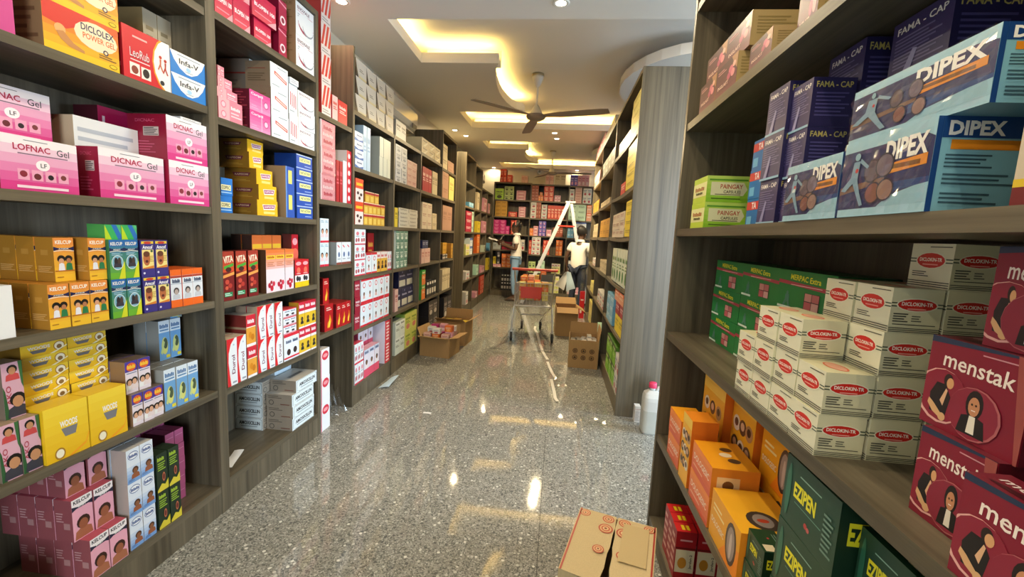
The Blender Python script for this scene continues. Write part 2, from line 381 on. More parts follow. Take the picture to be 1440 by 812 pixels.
def decals(g, items, fw, fh, place):
    """items in face fractions (0..1); place(u, v, lift) maps metres on the face to a point"""
    lift = 0.0003
    def poly(pts, col):
        nonlocal lift
        for ax, side, lim in ((0, 1, 0), (0, -1, 1), (1, 1, 0), (1, -1, 1)):      # keep the print on its face
            o = []
            for i in range(len(pts)):
                a, b = pts[i - 1], pts[i]; da, db = side * (a[ax] - lim), side * (b[ax] - lim)
                if (da < 0) != (db < 0): k = da / (da - db); o.append((a[0] + (b[0] - a[0]) * k, a[1] + (b[1] - a[1]) * k))
                if db >= 0: o.append(b)
            pts = o
            if len(pts) < 3: return
        vs = [place(x * fw, y * fh, lift) for x, y in pts]
        g.add(vs, [tuple(range(len(vs)))], card(col)); lift += 0.00008
    def ell(cx, cy, rx, ry, col, n=16):
        poly([(cx + rx * math.cos(2 * math.pi * i / n), cy + ry * math.sin(2 * math.pi * i / n)) for i in range(n)], col)
    for it in items:
        t = it[0]
        if t == 'r': _, a, b, c, d, col = it; poly([(a, b), (c, b), (c, d), (a, d)], col)
        elif t == 'e': _, a, b, c, d, col = it; ell(a, b, c, d, col)
        elif t == 'o': _, a, b, c, col = it; ell(a, b, c * fh / fw, c, col)          # true circle, radius in face heights
        elif t == 'p': poly(it[1], it[2])
        elif t == 'g':                                                              # printed colour run bottom->top
            _, a, b, c, d, c0, c1 = it
            for i in range(6): poly([(a, b + (d - b) * i / 6), (c, b + (d - b) * i / 6), (c, b + (d - b) * (i + 1) / 6), (a, b + (d - b) * (i + 1) / 6)], mixhex(c0, c1, i / 5))
        elif t == 'w':                                                              # a word too small to read in the photograph: letter-sized dabs
            _, cx, cy, tw, th, col = it; n = 6
            for i in range(n):
                a = cx - tw / 2 + tw * i / n; k = (1.0, .78, .92, .7, .95, .8)[i]
                poly([(a, cy - th / 2), (a + tw / n * .78, cy - th / 2), (a + tw / n * .78, cy - th / 2 + th * k), (a, cy - th / 2 + th * k)], col)
        elif t == 'l':                                                              # lines of small print
            _, a, b, c, d, n, col = it
            for i in range(n):
                y = b + (d - b) * (i + .5) / n; hh = (d - b) / n * .22; x1 = c - (c - a) * (((i * 37) % 10) / 28)
                poly([(a, y - hh), (x1, y - hh), (x1, y + hh), (a, y + hh)], col)
        elif t == 't':
            _, s, cx, cy, tw, th, col = it[:7]; rot = math.radians(it[7]) if len(it) > 7 else 0.0; bold = it[8] if len(it) > 8 else 0.012
            pts, fs = text2d(s, bold); ca, sa = math.cos(rot), math.sin(rot)
            W_, H_ = (tw * fw, th * fh) if abs(sa) < .7 else (tw * fh, th * fw)
            vs = []
            for x, y in pts:
                X, Y = x * W_, y * H_
                vs.append(place(cx * fw + X * ca - Y * sa, cy * fh + X * sa + Y * ca, lift))
            g.add(vs, fs, card(col)); lift += 0.00008
        elif t == 'h':                                                              # head and shoulders: hair, face, clothes
            _, cx, cy, s, hair, skin, shirt = it; k = fh / fw
            poly([(cx - s * 1.1 * k, cy - s * 2.0), (cx + s * 1.1 * k, cy - s * 2.0), (cx + s * .95 * k, cy - s * .9), (cx + s * .4 * k, cy - s * .6), (cx - s * .4 * k, cy - s * .6), (cx - s * .95 * k, cy - s * .9)], shirt)
            ell(cx, cy + s * .18, s * .82 * k, s * .9, hair, 12); ell(cx, cy - s * .1, s * .56 * k, s * .74, skin, 12)
PROD = {}
def prod(key, name, label, front, side=None, top=None, F=(), S=(), T=()):  # many side and top colours carry the shade on those faces, others are print
    PROD[key] = dict(n=name, l=label, c=(front, side or front, top or side or front), F=list(F), S=list(S), T=list(T))
BOXM = {}
def carton_mesh(key, w, h, d):
    """carton with its front on -Y, base centred on the origin"""
    k = (key, round(w, 3), round(h, 3), round(d, 3))
    if k in BOXM: return BOXM[k]
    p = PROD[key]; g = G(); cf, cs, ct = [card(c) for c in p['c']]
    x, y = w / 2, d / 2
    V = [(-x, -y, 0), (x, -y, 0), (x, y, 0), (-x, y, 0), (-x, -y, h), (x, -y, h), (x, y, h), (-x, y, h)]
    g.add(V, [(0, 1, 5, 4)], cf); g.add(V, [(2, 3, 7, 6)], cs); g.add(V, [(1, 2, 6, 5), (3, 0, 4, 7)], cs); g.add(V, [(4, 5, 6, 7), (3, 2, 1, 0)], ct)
    decals(g, p['F'], w, h, lambda u, v, l: (-x + u, -y - l, v))
    if p['S']:
        decals(g, p['S'], d, h, lambda u, v, l: (x + l, -y + u, v)); decals(g, p['S'], d, h, lambda u, v, l: (-x - l, y - u, v))
    if p['T']: decals(g, p['T'], w, d, lambda u, v, l: (-x + u, -y + v, h + l))
    me = g.mesh(p['n']); 
    BOXM[k] = me; return me
ORD = ['first', 'second', 'third', 'fourth', 'fifth', 'sixth', 'seventh', 'eighth', 'ninth', 'tenth', 'eleventh', 'twelfth']
BOXES = []
def K(row, bay, shelf, key, front, start, z, w, h, d, cols=1, rows=1, deep=1, gap=0.0025, yaw=0.0):
    """a stack of cartons: front = coordinate of the front faces, start = near/left end along the row"""
    for c in range(cols):
        for q in range(deep):
            for r in range(rows):
                u = start + c * (w + gap) + w / 2; f = q * (d + .002) + d / 2 + (random.uniform(0, .004) if q == 0 else .004)
                if row == 'L': loc = (front - f, u, z); rz = math.pi / 2
                elif row == 'R': loc = (front + f, u, z); rz = -math.pi / 2
                else: loc = (u, front + f, z); rz = 0.0
                loc = (loc[0], loc[1], z + r * (h + .0004) + .0003)
                BOXES.append((bay, shelf, key, u, f + (front if row == 'B' else abs(front)), loc, rz + yaw + math.radians(random.uniform(-.7, .7)), w, h, d, row))
def rank(vals, tol):
    s = sorted(vals); out = []
    for v in s:
        if not out or v - out[-1] > tol: out.append(v)
    return out
def emit_boxes():
    groups = {}
    for b in BOXES: groups.setdefault(b[:3], []).append(b)
    seen = set()
    for (bay, shelf, key), bs in groups.items():
        p = PROD[key]; w = min(b[7] for b in bs); d = min(b[9] for b in bs); row = bs[0][10]
        cols = rank([b[3] for b in bs], w * .55); deps = rank([b[4] for b in bs], d * .6)
        def idx(v, ls, tol): return max(i for i, q in enumerate(ls) if v >= q - 1e-6)
        cells = {}
        for b in bs:
            ci = idx(b[3], cols, 0); di = idx(b[4], deps, 0); cells.setdefault((ci, di), []).append(b)
        nc, nd = len(cols), len(deps)
        for (ci, di), cb in sorted(cells.items()):
            cb.sort(key=lambda b: b[5][2])
            for ti, b in enumerate(cb):
                parts = [p['l']]
                if nc > 1: parts.append(ORD[ci if row != 'R' else nc - 1 - ci] + '-from-left')
                if len(cb) > 1: parts.append(('bottom' if ti == 0 else 'top' if ti == len(cb) - 1 else ORD[ti]) + ' tier')
                if nd > 1: parts.append('front row' if di == 0 else ('back row' if nd == 2 else ORD[di] + ' row'))
                parts.append(bay + ' ' + shelf + ' shelf')
                lab = ', '.join(parts)
                n = 2
                base = lab
                while lab in seen: lab = base + ', ' + ORD[n - 1]; n += 1
                seen.add(lab)
                o = link(p['n'], carton_mesh(key, b[7], b[8], b[9]), None, b[5], b[6], label=lab, category='box')
                o['group'] = (p['l'] + 's, ' + bay + ' ' + shelf + ' shelf')

# ------------------------------------------------------------------ carton designs
WH, INK, RED, NAVY = 'f2f2f0', '2a2a30', 'cf1f2b', '1d2250'
HAIR, SK1, SK2 = '17120f', '8a5a3c', 'c08a62'
def lines(n=5, col='8a8a88', a=.12, b=.15, c=.9, d=.85): return ('l', a, b, c, d, n, col)
prod('magenta', 'ointment_box', 'plain magenta ointment box', 'd04a92', 'a03070')
prod('diclolex', 'gel_box', 'yellow and red muscle gel box', 'f2b01e', '8a6a4a', 'e8b020',
     F=[('g', 0, 0, 1, 1, 'f4c520', 'e0602a'), ('p', ((0, 1), (.62, 1), (.45, .7), (.28, .55), (0, .62)), 'd8352a'), ('e', .68, .62, .30, .30, 'f6e3c0'), ('t', 'DICLOLEX', .70, .76, .46, .15, NAVY, 0, .02), ('t', 'POWER GEL', .72, .58, .46, .13, 'e06a2a', 0, .015),
        ('e', .20, .50, .07, .11, 'e9b070'), ('p', ((.15, .44), (.24, .48), (.36, .30), (.50, .22), (.50, .16), (.30, .20), (.20, .30)), 'c98a50'), ('o', .80, .36, .06, '3a2a4a'), ('o', .80, .36, .035, 'f0d8b0'), ('l', .70, .20, .95, .30, 2, '7a5a3a'), ('e', .90, .10, .06, .05, '8a6a10'), ('e', .90, .10, .05, .035, 'f2c828')], S=[lines(4, '6a4a32')])
prod('leofast', 'ointment_box', 'red rub box with running figures', 'd21f2c', 'a01822', 'c02028',
     F=[('e', 1.02, .52, .42, .60, 'f0a020'), ('e', 1.04, .52, .41, .57, WH), ('t', 'LeoRub', .34, .52, .40, .17, '5a1420', 0, .02), ('t', 'LeoRub', .335, .53, .40, .17, 'f6d8dc', 0, .004), ('r', .14, .38, .54, .40, 'f6d8dc'), ('r', .12, .10, .32, .33, 'f4e8e0'), ('e', .22, .2, .07, .08, '8a3a2a'), ('r', .35, .08, .55, .31, 'f4e8e0'), ('e', .45, .2, .07, .09, '2a2020'), ('l', .2, .80, .5, .88, 1, 'f0b0b0'),
        ('o', .78, .66, .035, 'c0402a'), ('p', ((.76, .62), (.80, .62), (.79, .50), (.84, .38), (.81, .37), (.77, .47), (.73, .38), (.71, .40), (.76, .52)), 'c86a4a'), ('o', .89, .62, .035, 'b03020'), ('p', ((.87, .58), (.91, .58), (.90, .46), (.95, .34), (.92, .33), (.88, .43), (.84, .34), (.82, .36), (.87, .48)), 'b03828'), ('e', .80, .14, .05, .05, '2a2a30')], S=[lines(4, 'd05a60')])
prod('infav', 'cream_box', 'blue and white cream box', '2a7fd0', 'd8d8d4', 'dcdcd8',
     F=[('p', ((0, 1), (1, 1), (.9, .6), (.76, .30), (.58, .13), (.44, .13), (.26, .30), (.1, .62)), WH), ('t', 'Infa-V', .52, .62, .56, .24, '22262e', 0, .02), ('l', .2, .84, .85, .92, 1, '7a8aa0'), ('e', .5, .36, .07, .10, 'a8d0ee'), ('l', .4, .2, .62, .27, 1, '8aa0b8')])
prod('tan', 'plain_carton', 'plain tan carton', 'b9ad94', 'a08a5e', 'b0a080', F=[lines(3, '8a7c60', .2, .55, .8, .85)])
def gel(brand, c='b02048'):
    return [('g', 0, 0, 1, 1, 'dc3f8c', 'f4eef2'), ('t', brand, .40, .80, .46, .12, c, 0, .022), ('t', 'Gel', .80, .79, .17, .13, '2a2a34', 0, .004), ('l', .22, .66, .86, .71, 1, '8a6a80'), ('l', .3, .92, .6, .95, 1, '7a7a84'), ('e', .52, .50, .09, .10, 'fbf3f6'), ('t', 'LF', .53, .50, .08, .08, '3a3a44'),
            ('r', .20, .20, .34, .40, 'f0a8c4'), ('o', .27, .31, .06, '8a2a3a'), ('r', .37, .20, .51, .40, 'f0a8c4'), ('o', .44, .28, .06, '6a2a30'), ('r', .54, .20, .68, .40, 'f0a8c4'), ('o', .61, .29, .05, '2a2024'), ('r', .71, .20, .85, .40, 'f0a8c4'), ('o', .78, .31, .05, '7a3a3a'), ('r', .18, .05, .84, .10, 'f8dce8')]
prod('lofnac', 'gel_box', 'pale pink gel box', 'e8b0cc', '9c1a3a', 'e8c8d8', F=gel('LOFNAC'), S=[('l', .15, .2, .8, .8, 5, 'b84a66')])
prod('dicnac', 'gel_box', 'pink gel box with maroon side', 'e8a0c4', '8e1230', 'c9b090', F=gel('DICNAC'), S=[('t', 'DICNAC', .45, .86, .5, .07, 'c8506e'), ('r', .4, .52, .8, .72, 'c9b8b0'), ('l', .42, .53, .78, .71, 5, '2a1a1a'), ('l', .15, .12, .7, .42, 5, 'b84a66')])
prod('dicnacdk', 'gel_box', 'crimson gel box end', 'c01f58', '4a0c1c', '7a1030', F=[('t', 'DICNAC', .5, .5, .7, .28, 'f6d8e4', 0, .02), ('p', ((.12, .9), (.2, .9), (.17, .2), (.13, .2)), 'f6d8e4')])
prod('lined', 'open_carton', 'white carton flap with printed lines', 'e4e6e8', 'c8b090', 'd8d8d4', F=[('l', .05, .1, .97, .9, 7, 'b4bcc8')])
prod('white', 'plain_carton', 'plain white carton', 'ebebea', 'd8d8d6')
prod('pad', 'leaflet_pad', 'small white pad of leaflets', 'eeeeee', 'c8ccd0', 'e8e8e8', F=[('l', .1, .2, .9, .8, 2, '9aa0aa')])
def kel(sub, a, b, art, band='1d2250', tcol='f6f0e0'):
    return [('g', 0, 0, 1, 1, a, b), ('t', 'KELCUP', .5, .90, .80, .085, tcol, 0, .03), ('p', ((0, .80), (.2, .77), (.8, .77), (1, .80), (1, .70), (.8, .73), (.2, .73), (0, .70)), band), ('t', sub, .5, .75, .5, .035, 'f6f6f0', 0, .02), ('p', ((0, .705), (.5, .725), (1, .705), (1, .69), (.5, .71), (0, .69)), 'f8f0d8')] + art
prod('kelj', 'syrup_carton', 'orange syrup carton with two children', 'efb326', 'a87428', 'c08030',
     F=kel('JUNIOR', 'f2c030', 'e89040', [('e', .34, .52, .20, .085, HAIR), ('e', .34, .47, .13, .065, 'd8a078'), ('p', ((.18, .26), (.50, .26), (.46, .41), (.34, .43), (.22, .41)), 'e8e8f0'), ('e', .70, .52, .19, .08, HAIR), ('e', .70, .47, .12, .065, 'b87850'), ('p', ((.54, .26), (.88, .26), (.84, .41), (.70, .43), (.58, .41)), '2a7a4a'), ('r', 0, .235, 1, .26, 'b86a20'), ('l', .08, .08, .4, .13, 1, 'b07820')]), S=[('l', .1, .2, .9, .36, 4, 'd0a060'), ('r', .3, .6, .7, .72, 'b88438')])
prod('kela', 'syrup_carton', 'green blue adult syrup carton', '3a9a4a', '2f6a3a', '3aa060',
     F=kel('ADULT', '6ab030', '2a6ab0', [('p', ((.55, 0), (1, 0), (1, .45), (.8, .3)), 'd4d828'), ('e', .5, .42, .40, .19, 'f0f4f0'), ('e', .5, .42, .37, .175, '7ab0c8'), ('e', .40, .45, .13, .10, '2a2426'), ('e', .62, .45, .12, .10, '4a3a34'), ('p', ((.22, .30), (.78, .30), (.74, .40), (.26, .40)), '3a3440'), ('l', .12, .60, .85, .68, 3, 'a8d0e8')]))
prod('kelholo', 'syrup_carton', 'shiny green blue carton lid', '3a9a8a', '50a050', '60b050', F=[('p', ((0, 0), (.4, 0), (0, 1)), 'c0d828'), ('p', ((.4, 0), (.8, 0), (.4, 1), (0, 1)), '3ab060'), ('p', ((.8, 0), (1, 0), (1, .3), (.7, 1), (.4, 1)), '2a70c0'), ('p', ((1, .3), (1, 1), (.7, 1)), '50b878')])
prod('amcof', 'syrup_carton', 'purple and yellow baby syrup carton', '3a2f80', '2c2460', '5a3a30',
     F=[('r', .06, .90, .94, .97, 'e8c83a'), ('e', .5, .93, .28, .035, 'c8402a'), ('t', 'Amcof', .5, .81, .74, .10, 'f4f4f6', 0, .03), ('r', .08, .22, .92, .74, 'f0dc8a'), ('e', .40, .50, .26, .20, 'b86a3e'), ('e', .40, .62, .24, .08, '6a3a24'), ('e', .40, .42, .11, .04, '5a1a1a'), ('p', ((.1, .24), (.9, .30), (.9, .22), (.1, .22)), 'd8802a'), ('o', .78, .70, .035, '3a5a3a'), ('o', .18, .10, .03, 'd8d8f0'), ('l', .6, .4, .9, .58, 4, 'c09a40')])
prod('bonn', 'syrup_carton', 'white carton with orange bands, infant', 'e4e8ee', 'd8581e', 'e0601e',
     F=[('r', 0, 0, 1, .20, 'ee6a1e'), ('r', 0, .84, 1, 1, 'ee6a1e'), ('r', 0, .78, 1, .835, 'b0402a'), ('w', .5, .70, .7, .10, '3a4a6a'), ('r', 0, .62, 1, .63, '7a8aa0'), ('h', .48, .42, .10, '3a3434', 'b8a8a0', 'c8ccd4')])
prod('sako', 'syrup_carton', 'pink green cough carton with woman', 'd8a8b8', '7a6a5a', 'a89078',
     F=[('p', ((0, 0), (.25, 0), (.1, .5), (0, .6)), '2f5a34'), ('p', ((1, 1), (.8, 1), (.9, .6), (1, .5)), '3a6a3a'), ('h', .5, .86, .09, HAIR, SK2, 'c84a4a'), ('t', 'AKO', .26, .42, .34, .24, 'b03a4a', 90, .01), ('h', .66, .30, .14, HAIR, SK2, '3a3a44')])
def woods(small):
    base = [('g', 0, 0, 1, 1, 'e8b818', 'f2d23a')]
    if small: return base + [('t', 'WOODS', .38, .66, .48, .26, 'e8e8ea', 0, .03), ('p', ((.18, .48), (.56, .48), (.50, .22), (.24, .22)), '6a6a70'), ('e', .82, .52, .13, .38, 'b07a20'), ('e', .82, .52, .11, .32, 'f6efd8'), ('e', .82, .45, .06, .18, '8a6a3a'), ('p', ((0, 0), (.6, 0), (1, .5), (1, .42), (.7, 0)), 'f6f0c8')]
    return base + [('t', 'WOODS', .54, .64, .40, .12, 'f4f4f4', 0, .03), ('p', ((.36, .56), (.74, .56), (.68, .40), (.44, .40)), '7a7a80'), ('e', .30, .12, .12, .11, 'a87a2a'), ('e', .30, .12, .09, .08, 'f0ead0'), ('p', ((.5, .02), (.9, .16), (1, .34), (1, .30), (.9, .12), (.56, 0)), 'f0a020')]
prod('woodb', 'lozenge_box', 'large yellow lozenge box', 'e9c022', 'd8ac1a', 'e4bc28', F=woods(False))
prod('woods', 'lozenge_box', 'slim golden lozenge box', 'e9c022', '7a5a20', '6a5424', F=woods(True))
prod('kids', 'syrup_carton', 'purple syrup carton with two boys', 'e8dce4', '8a6a4a', '6a5a50',
     F=[('r', 0, .68, 1, 1, '4a3a9a'), ('e', .5, .82, .40, .13, 'e0602a'), ('w', .5, .83, .64, .12, 'f6d040'), ('l', .1, .60, .9, .66, 1, '6a7a9a'), ('h', .30, .34, .12, HAIR, 'd8a888', 'f0f0f0'), ('h', .70, .36, .12, HAIR, 'd8a888', 'e8d8d8')])
prod('fish', 'syrup_carton', 'light blue fish oil carton', '6fa6d8', '9a9a94', '7a7a78',
     F=[('r', 0, .70, 1, 1, 'dce8f2'), ('w', .5, .86, .8, .10, '3a6aa0'), ('l', .1, .72, .9, .80, 1, '5a8ab8'), ('e', .5, .36, .30, .22, 'd8d87a'), ('e', .56, .42, .20, .14, '4a5a40'), ('p', ((.1, .2), (.4, .5), (.5, .45), (.25, .14)), 'c8d890'), ('r', .6, .04, .95, .12, 'e8d840')])
prod('babyred', 'syrup_carton', 'white carton with red band, child', 'e8eef2', 'c8a8a0', 'b03030',
     F=[('r', 0, .86, 1, 1, 'ece8e0'), ('r', 0, .74, 1, .86, 'b02a2a'), ('w', .35, .80, .4, .06, 'f4f0f0'), ('h', .5, .34, .16, '3a2a20', SK1, 'e8d8c0')])
prod('kelb', 'syrup_carton', 'pink syrup carton with baby', 'e8a8bc', '8a4a4e', 'b05060',
     F=[('r', 0, .80, 1, 1, 'f0e8ea'), ('t', 'KELCUP', .5, .92, .82, .09, '1d1d28', 0, .03), ('p', ((0, .84), (.25, .80), (.75, .80), (1, .84), (1, .72), (.8, .76), (.2, .76), (0, .72)), '20203a'), ('t', 'BABY', .5, .80, .4, .05, 'f4f4f4', 0, .02), ('h', .5, .36, .17, '3a2018', '9a5a3e', 'a8684a')], S=[('l', .1, .45, .5, .7, 4, 'b88a8a'), ('r', .5, .30, .85, .45, 'a87a78')])
prod('bluebaby', 'syrup_carton', 'white blue carton with seated infant', 'dfe8f4', 'a89a90', 'c8c4c0',
     F=[('g', 0, 0, 1, .6, '7aa4dc', 'dfe8f4'), ('e', .5, .80, .40, .12, '3a5a9a'), ('e', .5, .80, .37, .10, 'eef2f8'), ('w', .5, .80, .62, .09, '2a4a8a'), ('h', .60, .34, .11, '4a2a1c', SK1, '9a5a3a'), ('l', .06, .06, .5, .14, 2, '5a7ab0')])
prod('dkgreen', 'herbal_carton', 'dark green herbal carton', '1e3020', '1a2a1c', '243424',
     F=[('w', .4, .86, .6, .10, 'a8c83a'), ('l', .1, .55, .8, .78, 4, '9ac03a'), ('p', ((0, 0), (1, 0), (1, .26), (.7, .14), (.4, .2), (0, .06)), 'd8c83a'), ('e', .6, .36, .14, .12, 'b86a4a'), ('e', .6, .36, .10, .08, '6a2a22')])
prod('pinkplain', 'tablet_box', 'plain rose pink tablet box', 'b85a86', '6a2a40', '8a3a5a', F=[('r', .1, .62, .9, .66, 'd890b0')])
# second left unit
prod('blopen', 'tablet_box', 'crimson tablet box, white lettering', 'cf2350', '9a1434', 'c02048', F=[('g', 0, 0, 1, 1, 'd84a5a', 'c41a48'), ('t', 'BLOPEN 100', .52, .52, .86, .16, 'fbeef0', 0, .03), ('l', .1, .16, .8, .26, 1, 'e890a0'), ('p', ((1, 0), (1, .3), (.6, 0)), 'e8a0a8')], S=[('t', 'BLOPEN', .5, .12, .6, .10, 'c85070')])
prod('dkmag', 'tablet_box', 'deep magenta box with white face', 'a81c44', '8a1434', '8a1434', F=[('p', ((0, .95), (1, .85), (1, .8), (0, .9)), 'e8a0b4'), ('e', .5, .30, .34, .16, 'f0e0e4'), ('e', .5, .30, .2, .10, '8a1c3a')])
def swoosh(brand): return [('t', brand, .42, .84, .66, .10, '6a2a44', 0, .02), ('r', .08, .74, .92, .752, 'c05a70'), ('l', .1, .55, .6, .68, 2, 'aab0b8'), ('e', .54, .42, .42, .30, 'a02848'), ('e', .54, .48, .42, .28, 'eceeee'), ('e', .66, .34, .30, .22, '9aa0a8'), ('e', .66, .38, .29, .21, 'eceeee')]
prod('enox', 'injection_box', 'large white box with maroon swoosh', 'eceeee', 'b48d66', 'd8d0c8', F=swoosh('ENOXALE'), S=[('t', 'ENOXALE', .5, .92, .8, .05, '8a5a3a'), ('r', .08, .86, .9, .868, '8a5a3a'), ('l', .1, .45, .9, .8, 5, '9a7450')])
prod('swoosh', 'injection_box', 'white box with purple swoosh', 'eceeee', 'c4b49c', 'd8d4cc', F=swoosh('ENOXALE'))
prod('pinkw', 'tablet_box', 'salmon pink tablet box', 'e8889a', 'd86a80', 'e88a98', F=[('r', 0, 0, .45, 1, 'f0b0b8'), ('o', .2, .72, .17, 'e87890'), ('o', .2, .72, .12, 'f4c8d0'), ('o', .2, .26, .17, 'e87890'), ('o', .2, .26, .12, 'f4c8d0'), ('l', .5, .2, .95, .5, 2, 'f6d0d8'), ('w', .7, .66, .4, .16, 'f8e8ec')])
prod('caril', 'tablet_box', 'hot pink tablet box, maroon side', 'e0559a', '5a1626', 'd86a9a', F=[('g', 0, 0, 1, 1, 'ee90bc', 'dc4a90'), ('t', 'Caripill', .35, .82, .56, .16, 'fbeef4', 0, .02), ('r', .55, .05, .58, .78, 'f4c0d8'), ('o', .78, .48, .20, 'c84a8a'), ('o', .78, .48, .14, 'eec8dc'), ('l', .08, .1, .4, .3, 2, 'f0a8c8')], S=[('l', .1, .1, .9, .9, 6, '9a3a48')])
prod('greyc', 'injection_box', 'grey brown carton with red line', 'd8dcd8', '83786a', '9a9088', S=[('r', .1, .62, .9, .66, '9a3a30'), ('l', .1, .2, .7, .5, 3, '6a6058')])
prod('whitered', 'injection_box', 'white carton with red slanted bar', 'e6ecee', '8a7860', 'c8c4bc', F=[('p', ((.22, .72), (.92, .50), (.92, .36), (.22, .58)), 'c8402a'), ('p', ((.27, .66), (.88, .47), (.88, .42), (.27, .60)), 'f0d8d0'), ('l', .1, .1, .5, .2, 1, 'aab4b8'), ('l', .4, .86, .9, .92, 1, '6a7a80')], S=[('r', .1, .70, .8, .73, '8a4a3a'), ('l', .1, .2, .8, .55, 4, '6a5a44')])
prod('stripes', 'injection_box', 'white box with red stripes', 'e6ecee', '9a9488', 'd8dcdc', F=[('r', .14, .3, .22, .75, 'c83a3a'), ('r', .34, .27, .42, .73, 'c83a3a'), ('r', .54, .25, .62, .7, 'c83a3a'), ('r', .74, .22, .82, .68, 'c83a3a'), ('l', .1, .08, .6, .16, 1, 'a0a8ac')])
prod('copric', 'tablet_box', 'bright blue wrapped tablet box', '1f76cc', '1a5aa8', '2a80d0', F=[('r', 0, .30, .85, .62, 'e8e4b0'), ('t', 'COPRIC', .42, .46, .7, .20, '2a2a34', 0, .02), ('r', 0, .14, .9, .2, 'a8d0f0')])
prod('rapi', 'tablet_box', 'golden yellow tablet box', 'eeb81f', '8a6420', 'e8b428', F=[('p', ((.24, .72), (.9, .78), (.84, .42), (.30, .36)), 'f4ece0'), ('p', ((.28, .68), (.86, .74), (.82, .50), (.32, .44)), 'a03a6a'), ('t', 'RAPISOM', .57, .59, .46, .14, 'f8e8f0', 3, .02), ('r', .3, .12, .85, .28, 'f6dc80')], S=[('p', ((.24, .72), (.82, .72), (.76, .48), (.3, .48)), '6a2a3a'), ('t', 'RAPISOM', .53, .60, .42, .12, 'c8a888', 0, .02), ('l', .3, .15, .8, .3, 2, 'b08a3a')])
prod('bluetan', 'injection_box', 'blue fronted brown carton', '2456b4', 'a88a64', 'a88a64', F=[('r', .3, .3, .72, .85, 'e8e070'), ('r', 0, 0, .12, 1, '6a9ad8')])
prod('fast', 'tablet_box', 'royal blue box, yellow panel', '1f51b4', '1a3f8c', '2a60c0', F=[('r', 0, .92, 1, 1, 'b8cce8'), ('r', .18, .42, .88, .78, 'eef0a0'), ('t', 'FAST ACTION', .53, .60, .58, .18, '20304a', 0, .02), ('l', .5, .1, .9, .25, 1, 'a0b8e0')])
prod('vita', 'syrup_carton', 'maroon red vitamin carton', '7a1c1e', '4a1414', '6a2420', F=[('g', 0, .58, 1, 1, 'd8502a', 'a83a2a'), ('t', 'VITA', .5, .84, .86, .14, 'f4ead0', 6, .03), ('p', ((.1, .70), (.95, .76), (.95, .70), (.1, .64)), '4aa83a'), ('e', .5, .63, .26, .05, '4a2420'), ('p', ((0, .52), (1, .58), (1, .52), (0, .46)), 'f0a050'), ('e', .35, .38, .18, .05, 'c84a3a'), ('e', .6, .30, .18, .05, 'b83a30'), ('e', .3, .26, .14, .04, 'd05a40'), ('r', .08, .08, .8, .17, '2f8a5a'), ('l', .12, .09, .7, .16, 2, 'd8f0e0')])
prod('fruit', 'syrup_carton', 'orange carton with red berries', 'f0dce0', '5a3a24', 'e88a50', F=[('g', 0, .55, 1, 1, 'f2b8b0', 'ea7a3a'), ('r', .05, .78, .95, .87, 'f6c838'), ('w', .5, .83, .7, .05, 'b05a1a'), ('l', .1, .60, .9, .72, 3, 'c87a50'), ('e', .3, .17, .14, .06, 'b8203a'), ('e', .55, .10, .16, .07, 'c01f38'), ('e', .75, .20, .13, .06, 'd0304a'), ('e', .5, .24, .1, .04, 'a01a30')])
prod('fruits', 'syrup_carton', 'tall orange syrup carton behind', 'ec8a4a', '4a3028', 'd87a40', F=[('g', 0, 0, 1, 1, 'f0b0a0', 'ea7a3a'), ('r', .05, .76, .95, .84, 'f6c838')])
prod('redyel', 'syrup_carton', 'red and yellow tonic carton', 'cf2130', '7a3a34', 'd83a30', F=[('r', 0, 0, 1, .20, 'f0c81e'), ('r', 0, .2, 1, .44, 'f2f0ee'), ('e', .35, .32, .18, .10, '2a2a30'), ('e', .65, .30, .18, .09, '3a3a44'), ('o', .5, .62, .11, 'f0705a'), ('e', .5, .86, .38, .07, 'f0a8b0'), ('l', .2, .47, .8, .53, 1, 'f0c0c0')])
prod('durol', 'syrup_carton', 'tall white carton, red wave', 'e9eef2', 'b09a84', 'c8b8a4', F=[('p', ((0, 0), (.42, 0), (.30, .25), (.20, .5), (.24, .7), (.45, .88), (.9, 1), (0, 1)), 'd8242c'), ('p', ((0, .0), (.34, 0), (.22, .25), (.12, .5), (.16, .7), (.38, .88), (.8, 1), (.9, 1), (.45, .88), (.24, .7), (.20, .5), (.30, .25), (.42, 0)), 'f4e4e4'), ('t', 'Durol', .62, .44, .40, .32, '7a2a44', 90, .015), ('o', .68, .86, .02, 'b8c4d4'), ('r', .5, .04, .9, .08, '9aa0a8')])
prod('bello', 'syrup_carton', 'orange carton with red top band', 'e8a23a', '7a2e2a', 'c8bcae', F=[('r', 0, .62, 1, 1, 'd0283a'), ('w', .5, .80, .7, .13, 'f6e8ea'), ('r', 0, .60, 1, .63, 'f4ecd8'), ('r', 0, 0, 1, .08, 'f0ecec'), ('e', .4, .36, .16, .10, 'd88a20'), ('e', .65, .28, .18, .10, 'c87a1a')], S=[('r', 0, .55, 1, .62, 'a08a70')])
prod('wdogs', 'syrup_carton', 'white carton with red stripe', 'e6ecf2', 'b8b0a8', 'c83a40', F=[('r', 0, .88, 1, 1, 'd8283a'), ('w', .3, .70, .34, .12, '4a5a7a'), ('w', .74, .70, .34, .12, '4a5a7a'), ('e', .3, .3, .12, .12, '3a2a2a'), ('e', .72, .32, .12, .12, '3a2a2a'), ('r', 0, .06, 1, .12, 'd8283a')])
prod('yelred', 'syrup_carton', 'yellow red white honey carton', 'e4bc30', 'c8942a', 'b83030', F=[('r', 0, .66, 1, 1, 'cc2440'), ('w', .5, .84, .76, .13, 'f6eef0'), ('r', 0, .56, 1, .66, 'f0ecea'), ('r', 0, 0, 1, .06, 'f0ecea'), ('h', .55, .34, .09, '1a1a1a', '5a4a3a', '2a2a2a')])
